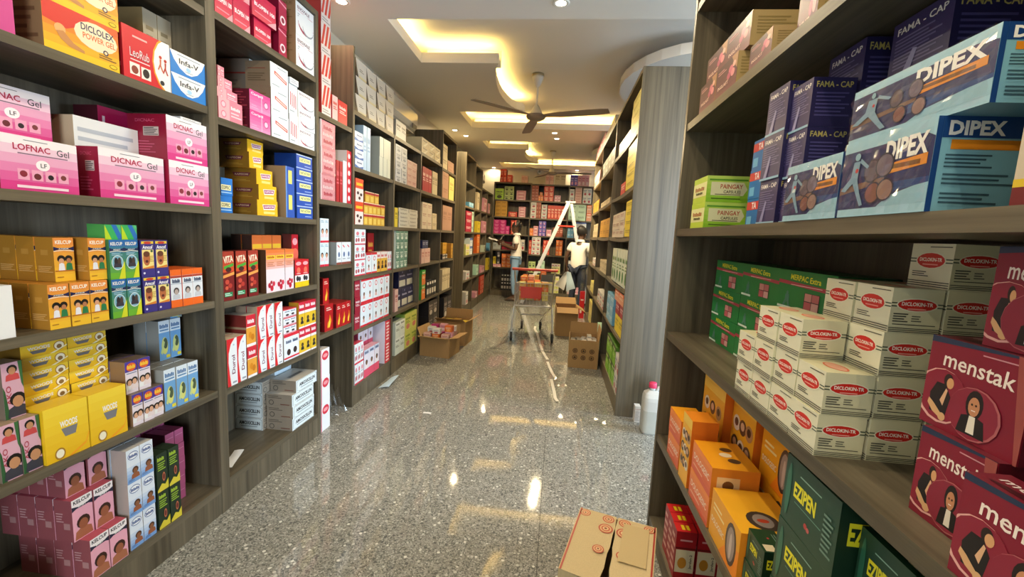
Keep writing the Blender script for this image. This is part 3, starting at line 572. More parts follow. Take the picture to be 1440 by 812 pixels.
prod('redtop', 'syrup_carton', 'bright red carton laid on top', 'cf2138', 'a81a2c', 'd8303a', F=[('w', .5, .5, .7, .4, 'f6e0e4')])
def amox(): return [('p', ((.04, .1), (.10, .1), (.16, .02), (.94, .02), (.98, .12), (.98, .84), (.90, .96), (.10, .96), (.04, .84)), '2a3438'), ('p', ((.05, .11), (.105, .11), (.165, .04), (.935, .04), (.97, .13), (.97, .83), (.895, .94), (.105, .94), (.05, .83)), 'e2eef2'), ('t', 'AMOXICILLIN', .52, .56, .76, .30, '242c34', 0, .04), ('l', .2, .2, .8, .36, 1, '9aa8b0')]
prod('amox', 'capsule_box', 'pale grey capsule box, black lettering', 'e2eef2', '9a8f80', 'c8c2b8', F=amox(), S=[('l', .08, .62, .6, .9, 2, '6a6258'), ('o', .2, .3, .22, '5a544c'), ('o', .2, .3, .16, '9a8f80'), ('l', .55, .1, .9, .25, 1, '7a4a40')], T=[('r', .2, .4, .8, .55, '7a7670')])
prod('bluewh', 'capsule_box', 'pale blue carton with check mark', 'd6e8f2', 'c8d0d4', 'd0dce0', F=[('p', ((.3, .4), (.5, .25), (.85, .5), (.82, .56), (.5, .34), (.34, .46)), '3a7aa8'), ('l', .2, .65, .8, .85, 2, '8ab0c8')])
prod('whbrand', 'tablet_box', 'white upright box, red round logo', 'eef0f4', 'c8c4c4', 'd8d4d4', F=[('e', .52, .76, .38, .17, 'd8304a'), ('e', .52, .76, .26, .07, 'f0a0a8'), ('r', .0, 0, .07, 1, 'e0607a')])
# narrow gap, long unit, far unit, back wall and the right hand unit: smaller in the photograph
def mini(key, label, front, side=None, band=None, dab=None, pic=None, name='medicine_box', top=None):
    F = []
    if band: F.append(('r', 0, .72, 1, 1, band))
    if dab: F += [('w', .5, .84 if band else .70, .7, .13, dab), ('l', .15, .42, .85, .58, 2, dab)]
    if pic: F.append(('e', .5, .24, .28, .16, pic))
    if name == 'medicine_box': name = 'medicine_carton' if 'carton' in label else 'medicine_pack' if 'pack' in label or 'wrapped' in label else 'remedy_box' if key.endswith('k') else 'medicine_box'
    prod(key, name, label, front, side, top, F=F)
prod('redstripe', 'tablet_box', 'red white diagonal striped box', 'e8d8d0', 'c03a34', 'd8b0a0', F=[('p', ((.0, .3), (.2, .3), (.5, 1), (.3, 1)), 'd8402e'), ('p', ((.35, .3), (.55, .3), (.85, 1), (.65, 1)), 'd8402e'), ('p', ((.7, .3), (.9, .3), (1, .55), (1, .98)), 'd8402e'), ('l', .1, .06, .9, .22, 2, 'a09a90')])
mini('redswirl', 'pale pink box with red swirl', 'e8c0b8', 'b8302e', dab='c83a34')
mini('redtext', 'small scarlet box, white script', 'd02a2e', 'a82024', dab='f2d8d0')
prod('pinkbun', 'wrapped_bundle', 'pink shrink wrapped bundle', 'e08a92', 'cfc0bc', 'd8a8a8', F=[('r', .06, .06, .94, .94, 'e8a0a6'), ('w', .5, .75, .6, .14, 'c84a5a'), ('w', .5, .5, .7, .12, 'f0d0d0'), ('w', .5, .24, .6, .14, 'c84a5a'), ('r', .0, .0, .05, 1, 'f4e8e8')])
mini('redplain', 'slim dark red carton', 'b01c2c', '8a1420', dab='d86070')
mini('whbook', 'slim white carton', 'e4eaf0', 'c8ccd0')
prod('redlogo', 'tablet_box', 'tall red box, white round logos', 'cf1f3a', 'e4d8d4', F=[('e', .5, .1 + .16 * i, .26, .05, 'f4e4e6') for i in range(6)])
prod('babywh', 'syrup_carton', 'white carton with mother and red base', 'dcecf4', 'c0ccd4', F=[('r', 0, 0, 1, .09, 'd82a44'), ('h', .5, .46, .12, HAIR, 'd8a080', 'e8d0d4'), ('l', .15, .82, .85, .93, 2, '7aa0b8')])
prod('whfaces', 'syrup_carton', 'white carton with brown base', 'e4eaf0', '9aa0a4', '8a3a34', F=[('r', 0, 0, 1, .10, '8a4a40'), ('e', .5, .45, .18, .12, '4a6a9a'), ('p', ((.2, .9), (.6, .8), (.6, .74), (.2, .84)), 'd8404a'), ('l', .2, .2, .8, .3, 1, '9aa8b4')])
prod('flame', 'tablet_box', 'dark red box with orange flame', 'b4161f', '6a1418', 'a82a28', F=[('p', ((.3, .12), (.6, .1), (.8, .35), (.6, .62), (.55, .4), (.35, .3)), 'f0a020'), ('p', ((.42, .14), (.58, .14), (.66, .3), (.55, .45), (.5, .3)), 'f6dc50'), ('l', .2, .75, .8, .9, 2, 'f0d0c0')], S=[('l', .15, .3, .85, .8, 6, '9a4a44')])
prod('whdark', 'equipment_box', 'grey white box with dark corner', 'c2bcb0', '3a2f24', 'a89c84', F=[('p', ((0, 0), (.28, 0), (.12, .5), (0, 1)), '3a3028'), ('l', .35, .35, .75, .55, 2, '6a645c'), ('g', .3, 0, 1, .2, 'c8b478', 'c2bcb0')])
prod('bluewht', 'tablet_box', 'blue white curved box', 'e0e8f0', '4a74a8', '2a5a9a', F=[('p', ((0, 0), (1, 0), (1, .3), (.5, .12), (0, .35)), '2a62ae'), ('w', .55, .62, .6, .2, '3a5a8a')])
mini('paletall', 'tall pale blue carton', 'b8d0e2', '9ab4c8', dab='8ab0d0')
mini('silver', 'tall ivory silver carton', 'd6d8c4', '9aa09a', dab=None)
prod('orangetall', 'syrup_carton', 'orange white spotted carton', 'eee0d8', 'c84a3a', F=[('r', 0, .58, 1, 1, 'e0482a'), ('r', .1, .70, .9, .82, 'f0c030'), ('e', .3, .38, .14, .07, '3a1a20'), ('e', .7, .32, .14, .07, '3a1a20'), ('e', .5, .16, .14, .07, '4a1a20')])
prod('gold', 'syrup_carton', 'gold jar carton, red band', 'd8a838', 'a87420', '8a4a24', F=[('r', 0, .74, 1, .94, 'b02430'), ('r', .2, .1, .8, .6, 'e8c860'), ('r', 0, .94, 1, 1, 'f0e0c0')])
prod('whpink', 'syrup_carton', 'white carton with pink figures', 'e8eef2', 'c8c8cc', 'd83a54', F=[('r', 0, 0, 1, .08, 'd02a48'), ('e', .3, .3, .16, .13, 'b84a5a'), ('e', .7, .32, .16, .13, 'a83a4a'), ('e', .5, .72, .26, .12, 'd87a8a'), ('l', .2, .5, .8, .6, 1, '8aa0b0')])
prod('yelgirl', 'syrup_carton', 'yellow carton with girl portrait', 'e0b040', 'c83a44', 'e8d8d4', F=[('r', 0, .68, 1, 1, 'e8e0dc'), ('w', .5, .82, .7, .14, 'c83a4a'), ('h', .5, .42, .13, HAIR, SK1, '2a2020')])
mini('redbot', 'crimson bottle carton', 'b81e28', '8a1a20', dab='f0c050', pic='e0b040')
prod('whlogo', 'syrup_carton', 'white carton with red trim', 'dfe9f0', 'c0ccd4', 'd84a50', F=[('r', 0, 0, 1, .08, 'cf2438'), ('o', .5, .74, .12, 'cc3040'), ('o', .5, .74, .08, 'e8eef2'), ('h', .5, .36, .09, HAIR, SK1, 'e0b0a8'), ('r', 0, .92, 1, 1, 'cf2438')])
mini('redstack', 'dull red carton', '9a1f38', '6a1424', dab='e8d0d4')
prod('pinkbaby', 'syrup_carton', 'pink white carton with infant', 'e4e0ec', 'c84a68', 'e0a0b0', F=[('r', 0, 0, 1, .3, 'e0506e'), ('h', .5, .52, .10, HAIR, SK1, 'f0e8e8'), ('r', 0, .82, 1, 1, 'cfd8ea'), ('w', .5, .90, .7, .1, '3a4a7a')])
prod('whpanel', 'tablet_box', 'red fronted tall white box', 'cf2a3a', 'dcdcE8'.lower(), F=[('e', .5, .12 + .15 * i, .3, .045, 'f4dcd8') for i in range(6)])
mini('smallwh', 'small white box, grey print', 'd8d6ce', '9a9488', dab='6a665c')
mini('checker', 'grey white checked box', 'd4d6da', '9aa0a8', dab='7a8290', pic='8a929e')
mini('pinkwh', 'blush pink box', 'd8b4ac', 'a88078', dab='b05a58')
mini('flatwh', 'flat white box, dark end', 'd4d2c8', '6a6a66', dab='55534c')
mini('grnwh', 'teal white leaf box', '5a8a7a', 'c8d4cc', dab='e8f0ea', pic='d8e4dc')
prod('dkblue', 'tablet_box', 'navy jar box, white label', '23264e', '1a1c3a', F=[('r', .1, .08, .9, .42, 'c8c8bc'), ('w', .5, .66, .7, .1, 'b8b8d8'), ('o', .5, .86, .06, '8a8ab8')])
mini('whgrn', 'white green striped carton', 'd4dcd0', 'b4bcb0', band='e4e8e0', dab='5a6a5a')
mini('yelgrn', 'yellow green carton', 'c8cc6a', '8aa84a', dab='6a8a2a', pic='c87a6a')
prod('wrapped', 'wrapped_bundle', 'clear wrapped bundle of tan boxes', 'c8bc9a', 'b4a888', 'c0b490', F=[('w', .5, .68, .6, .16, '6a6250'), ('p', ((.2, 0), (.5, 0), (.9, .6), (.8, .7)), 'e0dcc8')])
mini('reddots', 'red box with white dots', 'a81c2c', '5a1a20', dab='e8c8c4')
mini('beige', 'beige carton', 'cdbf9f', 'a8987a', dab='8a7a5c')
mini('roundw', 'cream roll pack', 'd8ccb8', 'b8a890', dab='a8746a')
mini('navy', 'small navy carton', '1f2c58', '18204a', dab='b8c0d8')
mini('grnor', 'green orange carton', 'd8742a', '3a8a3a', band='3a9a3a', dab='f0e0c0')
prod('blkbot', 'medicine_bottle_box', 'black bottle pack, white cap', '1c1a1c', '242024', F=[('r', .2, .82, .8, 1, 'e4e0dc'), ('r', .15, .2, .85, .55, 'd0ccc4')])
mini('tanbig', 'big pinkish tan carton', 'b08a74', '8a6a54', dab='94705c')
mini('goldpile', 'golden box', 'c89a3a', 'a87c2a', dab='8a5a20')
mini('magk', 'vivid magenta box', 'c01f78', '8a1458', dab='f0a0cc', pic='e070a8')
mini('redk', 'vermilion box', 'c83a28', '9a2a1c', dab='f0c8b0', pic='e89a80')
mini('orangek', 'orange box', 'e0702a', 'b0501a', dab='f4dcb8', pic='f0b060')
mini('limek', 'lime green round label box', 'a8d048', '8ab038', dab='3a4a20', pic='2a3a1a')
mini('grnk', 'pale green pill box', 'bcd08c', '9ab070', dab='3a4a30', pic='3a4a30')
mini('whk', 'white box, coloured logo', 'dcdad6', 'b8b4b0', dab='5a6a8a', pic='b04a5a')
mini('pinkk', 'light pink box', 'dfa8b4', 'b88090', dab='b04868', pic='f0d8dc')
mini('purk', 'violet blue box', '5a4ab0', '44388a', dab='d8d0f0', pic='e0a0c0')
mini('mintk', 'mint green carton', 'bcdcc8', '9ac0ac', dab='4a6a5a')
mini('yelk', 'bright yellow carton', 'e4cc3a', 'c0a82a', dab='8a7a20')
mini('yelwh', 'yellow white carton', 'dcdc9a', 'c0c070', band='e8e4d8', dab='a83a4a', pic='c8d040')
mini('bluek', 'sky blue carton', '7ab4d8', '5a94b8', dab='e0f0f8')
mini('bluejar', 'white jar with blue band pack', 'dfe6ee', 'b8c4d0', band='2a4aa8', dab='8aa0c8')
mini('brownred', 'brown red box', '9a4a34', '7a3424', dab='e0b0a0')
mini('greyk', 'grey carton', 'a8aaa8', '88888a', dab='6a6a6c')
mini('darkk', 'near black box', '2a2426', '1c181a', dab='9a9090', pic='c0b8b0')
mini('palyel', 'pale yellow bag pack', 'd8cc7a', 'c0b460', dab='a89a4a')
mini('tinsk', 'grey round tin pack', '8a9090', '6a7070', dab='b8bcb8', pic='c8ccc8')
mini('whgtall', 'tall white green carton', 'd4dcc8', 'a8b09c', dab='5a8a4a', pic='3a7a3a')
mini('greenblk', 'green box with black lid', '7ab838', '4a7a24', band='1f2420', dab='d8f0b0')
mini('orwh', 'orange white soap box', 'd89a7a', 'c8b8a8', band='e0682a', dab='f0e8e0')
# nearest right unit
prod('grape', 'tablet_box', 'plum box with grapes, tan side', '6a2a48', 'b39a68', '8a6a58', F=[('g', 0, .0, 1, 1, '6a3040', '421830'), ('p', ((.72, 1), (1, 1), (1, .5), (.86, .7)), 'a87a58'), ('e', .72, .62, .10, .13, 'c86a80'), ('e', .82, .48, .09, .12, 'd88a90'), ('e', .64, .46, .08, .11, 'b05070'), ('e', .86, .72, .07, .09, 'e0b0a0'), ('t', 'INGLAST', .38, .30, .50, .11, 'f0d0c0', 0, .015), ('l', .1, .72, .5, .86, 2, 'c08a90')], S=[('l', .1, .3, .8, .85, 6, '94804e'), ('o', .75, .14, .09, '7a683c'), ('o', .75, .14, .05, 'b39a68')])
prod('paingay', 'capsule_box', 'lime green capsule box, cream panel', 'b4cc3a', '9cc43a', '7aa83a', F=[('r', 0, .24, 1, .78, 'dcdc9a'), ('w', .5, .55, .7, .16, 'a05a2a'), ('w', .5, .38, .5, .10, '4a4a2a')], S=[('g', 0, 0, 1, 1, '8ac22a', 'b8d860'), ('p', ((.10, .26), (.86, .26), (.95, .50), (.86, .76), (.10, .76)), 'dcdcae'), ('t', 'PAINGAY', .58, .60, .52, .17, 'b03a24', 0, .015), ('t', 'CAPSULES', .60, .40, .40, .11, '3a3a24', 0, .015), ('l', .2, .27, .8, .33, 1, '5a5a34'), ('l', .12, .10, .8, .18, 1, '4a6a1a'), ('r', .05, .82, .95, .88, '5a9a2a')])
prod('tablue', 'tablet_box', 'bright blue box with red strip', '1f6aae', '1f78b8', '2a70a8', F=[('r', 0, .62, 1, .90, 'c83a3a'), ('t', 'TA', .62, .76, .4, .22, 'f0e8e8', 0, .03), ('r', .1, .1, .5, .4, '6ab0d8')], S=[('r', 0, .62, 1, .90, 'c83a3a')])
prod('fama', 'capsule_box', 'dark violet capsule box', '37305f', '241f4a', '5a78a0', F=[('t', 'FAMA - CAP', .5, .86, .82, .10, 'e8e4e0', 0, .015), ('l', .08, .3, .92, .76, 9, '6a6490'), ('r', 0, 0, 1, .05, '8ab0c8'), ('p', ((.2, .05), (.36, .05), (.5, .5), (.42, .52)), '8a86b0')], S=[('t', 'FAMA - CAP', .5, .86, .84, .12, 'b8a860', 0, .015), ('l', .1, .2, .9, .72, 7, '4a4478')])
def dip(): return [('r', 0, 0, 1, 1, '9cc4d4'), ('p', ((0, .10), (1, .10), (1, .80), (.92, .86), (0, .86)), '1c2358'), ('p', ((.5, .10), (1, .10), (1, .34), (.62, .22)), '8fb8c8'), ('p', ((.5, .38), (1, .38), (1, .32), (.5, .24)), '16407a'), ('p', ((0, .40), (.55, .46), (.55, .40), (0, .30)), '7a5a4a'),
    ('t', 'DIPEX', .74, .76, .42, .24, 'f6f2ea', 0, .04), ('p', ((.55, .60), (.96, .64), (.96, .52), (.55, .48)), 'e08a20'), ('l', .58, .50, .9, .62, 1, '7a4a14'),
    ('o', .40, .56, .15, '2a2638'), ('o', .40, .56, .13, '5a4a58'), ('o', .54, .60, .15, '2a2638'), ('o', .54, .60, .13, '6a5a6a'), ('o', .44, .28, .14, '2a2638'), ('o', .44, .28, .12, '7a4a44'), ('o', .58, .30, .14, '2a2638'), ('o', .58, .30, .12, '8a6a64'),
    ('o', .20, .78, .05, '8ab0c0'), ('p', ((.16, .72), (.24, .72), (.23, .48), (.28, .30), (.34, .14), (.30, .13), (.22, .32), (.17, .44), (.08, .34), (.02, .36), (.06, .42), (.14, .52)), '7a9ab0'), ('p', ((.24, .70), (.34, .60), (.36, .63), (.25, .75)), '7a9ab0'), ('o', .21, .6, .03, 'c03a3a')]
prod('dipex', 'capsule_box', 'navy blue pain box with runner', '9cc4d4', '7fb6c6', '6aa0b4', F=dip(), S=[('r', 0, 0, .06, 1, '16407a'), ('r', .94, 0, 1, 1, '16407a'), ('r', .06, .78, .94, 1, '16407a'), ('t', 'DIPEX', .40, .88, .56, .15, 'f6f2ea', 0, .04), ('r', .16, .66, .94, .76, 'e08a20'), ('l', .12, .46, .6, .62, 4, '3a5a68'), ('l', .12, .28, .88, .42, 3, '3a5a68'), ('l', .12, .08, .7, .22, 3, '3a5a68')], T=[('r', 0, .8, 1, 1, '2a4a7a')])
prod('hand', 'gel_box', 'box showing a grey hand', 'c8b8a0', '6a2020', 'd8c030', F=[('r', 0, 0, 1, .14, '6a1a1a'), ('r', 0, .14, 1, .2, 'd8b828'), ('p', ((.1, .3), (.3, .25), (.7, .6), (.9, 1), (.5, 1), (.2, .6)), '8a8078')])
prod('merpac', 'tablet_box', 'green pain tablet box', '1f7a3a', '164a24', '1d5a2c', F=[('p', ((0, .74), (1, .66), (1, .57), (0, .65)), 'a83448'), ('t', 'MERPAC Extra', .5, .82, .54, .14, 'e8dc2a', -2, .02), ('l', .25, .63, .8, .66, 1, 'e8c8c8'), ('o', .20, .42, .05, '4a7a6a'), ('p', ((.16, .38), (.24, .38), (.24, .22), (.27, .08), (.23, .08), (.20, .2), (.15, .08), (.12, .09), (.16, .24)), '4a7a6a'), ('r', .52, .10, .78, .50, '3a1a20'), ('r', .53, .31, .645, .49, 'c88a84'), ('r', .655, .31, .77, .49, 'b86a6a'), ('r', .53, .11, .645, .29, 'b85a60'), ('r', .655, .11, .77, .29, 'd0a09a'), ('r', .02, .02, .3, .08, 'd8e8d8')])
def oval(cx=.5, cy=.62, rx=.33, ry=.17): return [('r', 0, cy + .02, 1, cy + .045, '3a4a3a'), ('r', 0, cy - .05, 1, cy - .025, '3a4a3a'), ('e', cx, cy, rx + .03, ry + .025, 'e8e4cc'), ('e', cx, cy, rx, ry, 'cc2a22'), ('t', 'DICLOKIN-TR', cx, cy + .02, rx * 1.6, .085, 'f4ece0', 0, .03), ('l', cx - .18, cy - .12, cx + .18, cy - .06, 1, 'e89a90')]
prod('dik', 'tablet_box', 'cream tablet box with red oval', 'e2dfc4', 'd8d4b0', 'd0cca8', F=oval() + [('l', .45, .90, .95, .95, 1, '5a5a4c'), ('l', .1, .24, .5, .38, 3, '4a4a40'), ('r', 0, .13, 1, .15, '3a3a34'), ('r', 0, .08, 1, .10, '3a3a34'), ('r', 0, .03, 1, .05, '3a3a34')],
     S=oval(.5, .64, .38, .13) + [('l', .06, .24, .36, .46, 4, '4a4a40'), ('l', .42, .26, .62, .42, 3, '6a6a5c'), ('l', .06, .18, .9, .22, 1, '4a4a40'), ('r', 0, .11, 1, .125, '3a3a34'), ('r', 0, .07, 1, .085, '3a3a34'), ('r', 0, .03, 1, .045, '3a3a34')], T=[('e', .5, .5, .34, .20, 'd0603a'), ('e', .5, .5, .30, .16, 'd8a088')])
def lady(cx, cy, r, pose):
    if pose == 0: return [('o', cx, cy, r * 1.12, 'e0a8a0'), ('o', cx + .012, cy + .01, r * 1.06, '8a1f34'), ('p', ((cx - .10, cy - .20), (cx + .08, cy - .22), (cx + .11, cy + .02), (cx + .04, cy + .14), (cx - .06, cy + .14), (cx - .12, cy)), '1c1614'), ('p', ((cx + .0, cy - .05), (cx + .05, cy + .10), (cx + .07, cy + .08), (cx + .04, cy - .10)), 'e0b088'), ('e', cx + .06, cy + .19, .048, .075, '2a1a12'), ('e', cx + .085, cy + .165, .038, .06, 'd8a070'), ('p', ((cx - .12, cy - .06), (cx - .06, cy - .10), (cx + .05, cy - .20), (cx + .05, cy - .25), (cx - .06, cy - .20), (cx - .13, cy - .12)), 'd8a878'), ('o', cx + .05, cy - .22, .045, 'd8a878')]
    return [('o', cx, cy, r * 1.10, 'b06064'), ('o', cx - .012, cy, r * 1.05, '8a2438'), ('e', cx, cy + .10, .085, .15, '1f1512'), ('p', ((cx - .14, cy - .22), (cx + .14, cy - .22), (cx + .11, cy - .04), (cx, cy + .0), (cx - .11, cy - .04)), '17120f'), ('p', ((cx - .04, cy - .2), (cx + .04, cy - .2), (cx + .03, cy - .02), (cx - .03, cy - .02)), 'e8e0d0'), ('e', cx, cy + .08, .055, .10, 'c88a62'), ('r', cx - .02, cy + .035, cx + .02, cy + .045, 'f0e0d8'), ('e', cx - .02, cy + .10, .01, .012, '1f1512'), ('e', cx + .02, cy + .10, .01, .012, '1f1512')]
prod('menstak', 'tablet_box', 'maroon period pain tablet box', '80172c', '5a0f1e', '6a1a2a', F=[('p', ((0, .93), (.95, .98), (1, 1), (0, 1)), '20304a'), ('t', 'menstak', .52, .76, .70, .17, 'f2e4da', -3, .012), ('l', .55, .90, .95, .93, 1, 'c88a94')] + lady(.20, .36, .27, 0) + lady(.56, .30, .25, 1) + [('p', ((.86, 1), (1, 1), (1, 0), (.97, 0)), '9a4a44')], S=[('t', 'menstak', .5, .7, .7, .12, 'c08a90', 0, .012)], T=[('t', 'menstak', .4, .6, .6, .3, 'd8c8c8', 0, .012), ('e', .5, .25, .4, .12, '3a1018')])
prod('dolo', 'tablet_box', 'orange tablet box, coral front', 'e8743a', 'e0852a', 'eda01e', F=[('g', 0, 0, 1, 1, 'd85a3a', 'f08a3a'), ('t', 'DOLOGESIC', .5, .55, .82, .22, 'f8e0cc', 0, .02), ('l', .1, .2, .6, .32, 1, 'f0b090')], S=[('r', .12, .18, .6, .72, 'f0c890'), ('e', .36, .45, .12, .16, '7a4a24')], T=[('e', .3, .6, .08, .14, '5a3a1c'), ('e', .5, .5, .08, .14, 'f4e0c0'), ('e', .7, .6, .08, .14, '4a3020')])
prod('doloface', 'tablet_box', 'amber box with small portraits', 'f0b02a', 'd8701e', 'e88a20', F=[('r', 0, .86, 1, 1, 'f4c850')] + [('o', .22 + .28 * (i % 3), .70 - .2 * (i // 3), .075, ('e8dcc8', '6a4a34', 'b88a60', '3a2a24')[i % 4]) for i in range(9)] + [('o', .22 + .28 * (i % 3), .71 - .2 * (i // 3), .04, ('6a4a34', 'd8b090', '4a3424', 'c89a70')[i % 4]) for i in range(9)])
prod('doloval', 'tablet_box', 'yellow orange box with dark oval', 'eda41c', 'e88a1e', 'efae28', F=[('p', ((.4, 0), (1, 0), (1, .6), (.7, .5)), 'f08a20'), ('e', .75, .5, .17, .42, '4a3a34'), ('e', .75, .5, .12, .34, '9a8a84'), ('e', .75, .46, .04, .26, 'c8b8b0'), ('l', .1, .6, .5, .8, 2, 'f8e0a0'), ('t', 'DOLOGESIC', .3, .4, .46, .12, 'f8ecd0', 0, .015)], T=[('e', .7, .5, .2, .26, '3a302c'), ('e', .7, .5, .14, .16, '8a807c'), ('e', .7, .5, .04, .1, 'b03a24')])
prod('ezipen', 'tablet_box', 'bottle green tablet box, yellow lettering', '1f4434', '0c2a1a', '123a22', F=[('t', 'EZIPEN', .42, .58, .42, .22, 'e8e02a', 0, .04), ('l', .3, .8, .7, .84, 1, '8ab0a0'), ('r', .25, .40, .75, .412, '6a9a8a'), ('o', .5, .24, .04, 'b03a3a'), ('o', .55, .22, .035, 'c05a5a'), ('e', .10, .5, .05, .4, '2f6a54'), ('l', .78, .15, .95, .7, 8, '6a8a7c')], S=[('t', 'EZIPEN', .45, .60, .62, .30, 'e8e02a', 0, .04)], T=[('r', .68, .1, .95, .5, 'd8c8a8'), ('o', .4, .5, .05, 'b03a3a'), ('l', .2, .7, .6, .9, 2, '6a8a7c')])
prod('jardan', 'tablet_box', 'red yellow tablet box, white picture panel', '9a1f28', 'a81820', 'c81e22', F=[('l', .1, .1, .9, .9, 5, 'd8a8a0')], S=[('r', .04, .14, .96, .62, 'e8d8b0'), ('e', .38, .34, .22, .12, 'c8882a'), ('t', 'Jardan-2', .80, .38, .30, .16, '3a2020', 90, .012), ('r', 0, .64, 1, .67, '6a1414'), ('l', .2, .78, .8, .86, 1, 'e0a0a0')], T=[('r', .3, .3, .8, .7, 'e8c81e'), ('r', .3, .45, .8, .55, 'b8601a')])

# ------------------------------------------------------------------ cartons on the shelves: stacks in metres
K('L', 'nearest left unit', 'fifth', 'magenta', -1.474, 0.997, 1.814, 0.069, 0.150, 0.200)
K('L', 'nearest left unit', 'fifth', 'diclolex', -1.474, 1.133, 1.814, 0.209, 0.134, 0.170)
K('L', 'nearest left unit', 'fifth', 'diclolex', -1.478, 1.144, 1.948, 0.206, 0.134, 0.170)
K('L', 'nearest left unit', 'fifth', 'leofast', -1.474, 1.354, 1.814, 0.175, 0.169, 0.090)
K('L', 'nearest left unit', 'fifth', 'infav', -1.474, 1.533, 1.814, 0.157, 0.081, 0.120, rows=2)
K('L', 'nearest left unit', 'fifth', 'tan', -1.615, 1.568, 1.814, 0.059, 0.323, 0.150, cols=2)
K('L', 'nearest left unit', 'fourth', 'lofnac', -1.478, 1.007, 1.406, 0.190, 0.147, 0.100)
K('L', 'nearest left unit', 'fourth', 'lofnac', -1.595, 1.026, 1.406, 0.200, 0.149, 0.090, rows=2)
K('L', 'nearest left unit', 'fourth', 'lined', -1.591, 1.286, 1.406, 0.217, 0.263, 0.080)
K('L', 'nearest left unit', 'fourth', 'dicnacdk', -1.691, 1.448, 1.406, 0.119, 0.339, 0.100)
K('L', 'nearest left unit', 'fourth', 'dicnac', -1.486, 1.264, 1.406, 0.232, 0.161, 0.080)
K('L', 'nearest left unit', 'fourth', 'dicnac', -1.474, 1.505, 1.406, 0.184, 0.163, 0.160, rows=2)
K('L', 'nearest left unit', 'fourth', 'pad', -1.496, 1.592, 1.734, 0.097, 0.014, 0.060)
K('L', 'nearest left unit', 'third', 'white', -1.474, 0.928, 1.002, 0.078, 0.145, 0.120)
K('L', 'nearest left unit', 'third', 'kelj', -1.474, 1.089, 1.002, 0.054, 0.135, 0.062, cols=3, deep=4)
K('L', 'nearest left unit', 'third', 'kelj', -1.516, 1.142, 1.138, 0.055, 0.135, 0.062, deep=4)
K('L', 'nearest left unit', 'third', 'kelj', -1.486, 1.214, 1.138, 0.053, 0.135, 0.062, deep=2)
K('L', 'nearest left unit', 'third', 'kela', -1.474, 1.269, 1.002, 0.049, 0.133, 0.065, cols=2, rows=2, deep=2)
K('L', 'nearest left unit', 'third', 'kelholo', -1.496, 1.279, 1.268, 0.054, 0.050, 0.065, cols=2)
K('L', 'nearest left unit', 'third', 'amcof', -1.474, 1.379, 1.002, 0.052, 0.132, 0.060, cols=2, rows=2, deep=2)
K('L', 'nearest left unit', 'third', 'bonn', -1.474, 1.492, 1.002, 0.048, 0.149, 0.060, cols=3, deep=2)
K('L', 'nearest left unit', 'second', 'sako', -1.486, 0.954, 0.595, 0.046, 0.163, 0.060, cols=2, deep=2)
K('L', 'nearest left unit', 'second', 'sako', -1.516, 0.994, 0.759, 0.047, 0.163, 0.060)
K('L', 'nearest left unit', 'second', 'woodb', -1.474, 1.051, 0.595, 0.119, 0.172, 0.070, cols=2)
K('L', 'nearest left unit', 'second', 'woods', -1.560, 1.071, 0.595, 0.120, 0.039, 0.130, cols=2, rows=9)
K('L', 'nearest left unit', 'second', 'kids', -1.478, 1.317, 0.595, 0.039, 0.118, 0.060, cols=3, deep=2)
K('L', 'nearest left unit', 'second', 'kids', -1.496, 1.317, 0.714, 0.045, 0.118, 0.060, cols=2, deep=2)
K('L', 'nearest left unit', 'second', 'fish', -1.484, 1.452, 0.595, 0.050, 0.166, 0.055, cols=3, deep=4)
K('L', 'nearest left unit', 'second', 'fish', -1.595, 1.548, 0.762, 0.049, 0.166, 0.055, cols=2, deep=2)
K('L', 'nearest left unit', 'second', 'fish', -1.606, 1.613, 0.928, 0.055, 0.038, 0.060)
K('L', 'nearest left unit', 'bottom', 'babyred', -1.476, 0.888, 0.135, 0.076, 0.150, 0.060, deep=2)
K('L', 'nearest left unit', 'bottom', 'kelb', -1.470, 1.143, 0.135, 0.059, 0.145, 0.065, cols=2, deep=4)
K('L', 'nearest left unit', 'bottom', 'kelb', -1.506, 1.128, 0.280, 0.062, 0.145, 0.065, cols=2, deep=4)
K('L', 'nearest left unit', 'bottom', 'kelb', -1.536, 1.137, 0.426, 0.059, 0.133, 0.065, cols=2, deep=3, gap=0.012)
K('L', 'nearest left unit', 'bottom', 'bluebaby', -1.474, 1.279, 0.135, 0.049, 0.128, 0.060, cols=2, rows=3, deep=2)
K('L', 'nearest left unit', 'bottom', 'dkgreen', -1.474, 1.392, 0.135, 0.047, 0.154, 0.070, cols=2, rows=2)
K('L', 'nearest left unit', 'bottom', 'pinkplain', -1.560, 1.518, 0.135, 0.041, 0.064, 0.090, cols=2, rows=5)
K('L', 'nearest left unit', 'bottom', 'pinkplain', -1.665, 1.461, 0.135, 0.050, 0.073, 0.090, cols=3, rows=5)
K('L', 'second left unit', 'sixth', 'blopen', -1.474, 1.756, 2.210, 0.101, 0.125, 0.140, cols=2, rows=2)
K('L', 'second left unit', 'sixth', 'blopen', -1.474, 1.988, 2.210, 0.121, 0.092, 0.120)
K('L', 'second left unit', 'sixth', 'blopen', -1.460, 1.963, 2.303, 0.166, 0.110, 0.130)
K('L', 'second left unit', 'sixth', 'dkmag', -1.474, 2.169, 2.210, 0.064, 0.134, 0.150, rows=2)
K('L', 'second left unit', 'sixth', 'enox', -1.474, 2.318, 2.210, 0.171, 0.168, 0.200, rows=2)
K('L', 'second left unit', 'fifth', 'pinkw', -1.474, 1.756, 1.788, 0.142, 0.089, 0.140)
K('L', 'second left unit', 'fifth', 'pinkw', -1.496, 1.782, 1.878, 0.116, 0.048, 0.140)
K('L', 'second left unit', 'fifth', 'pinkw', -1.506, 1.796, 1.926, 0.082, 0.048, 0.140)
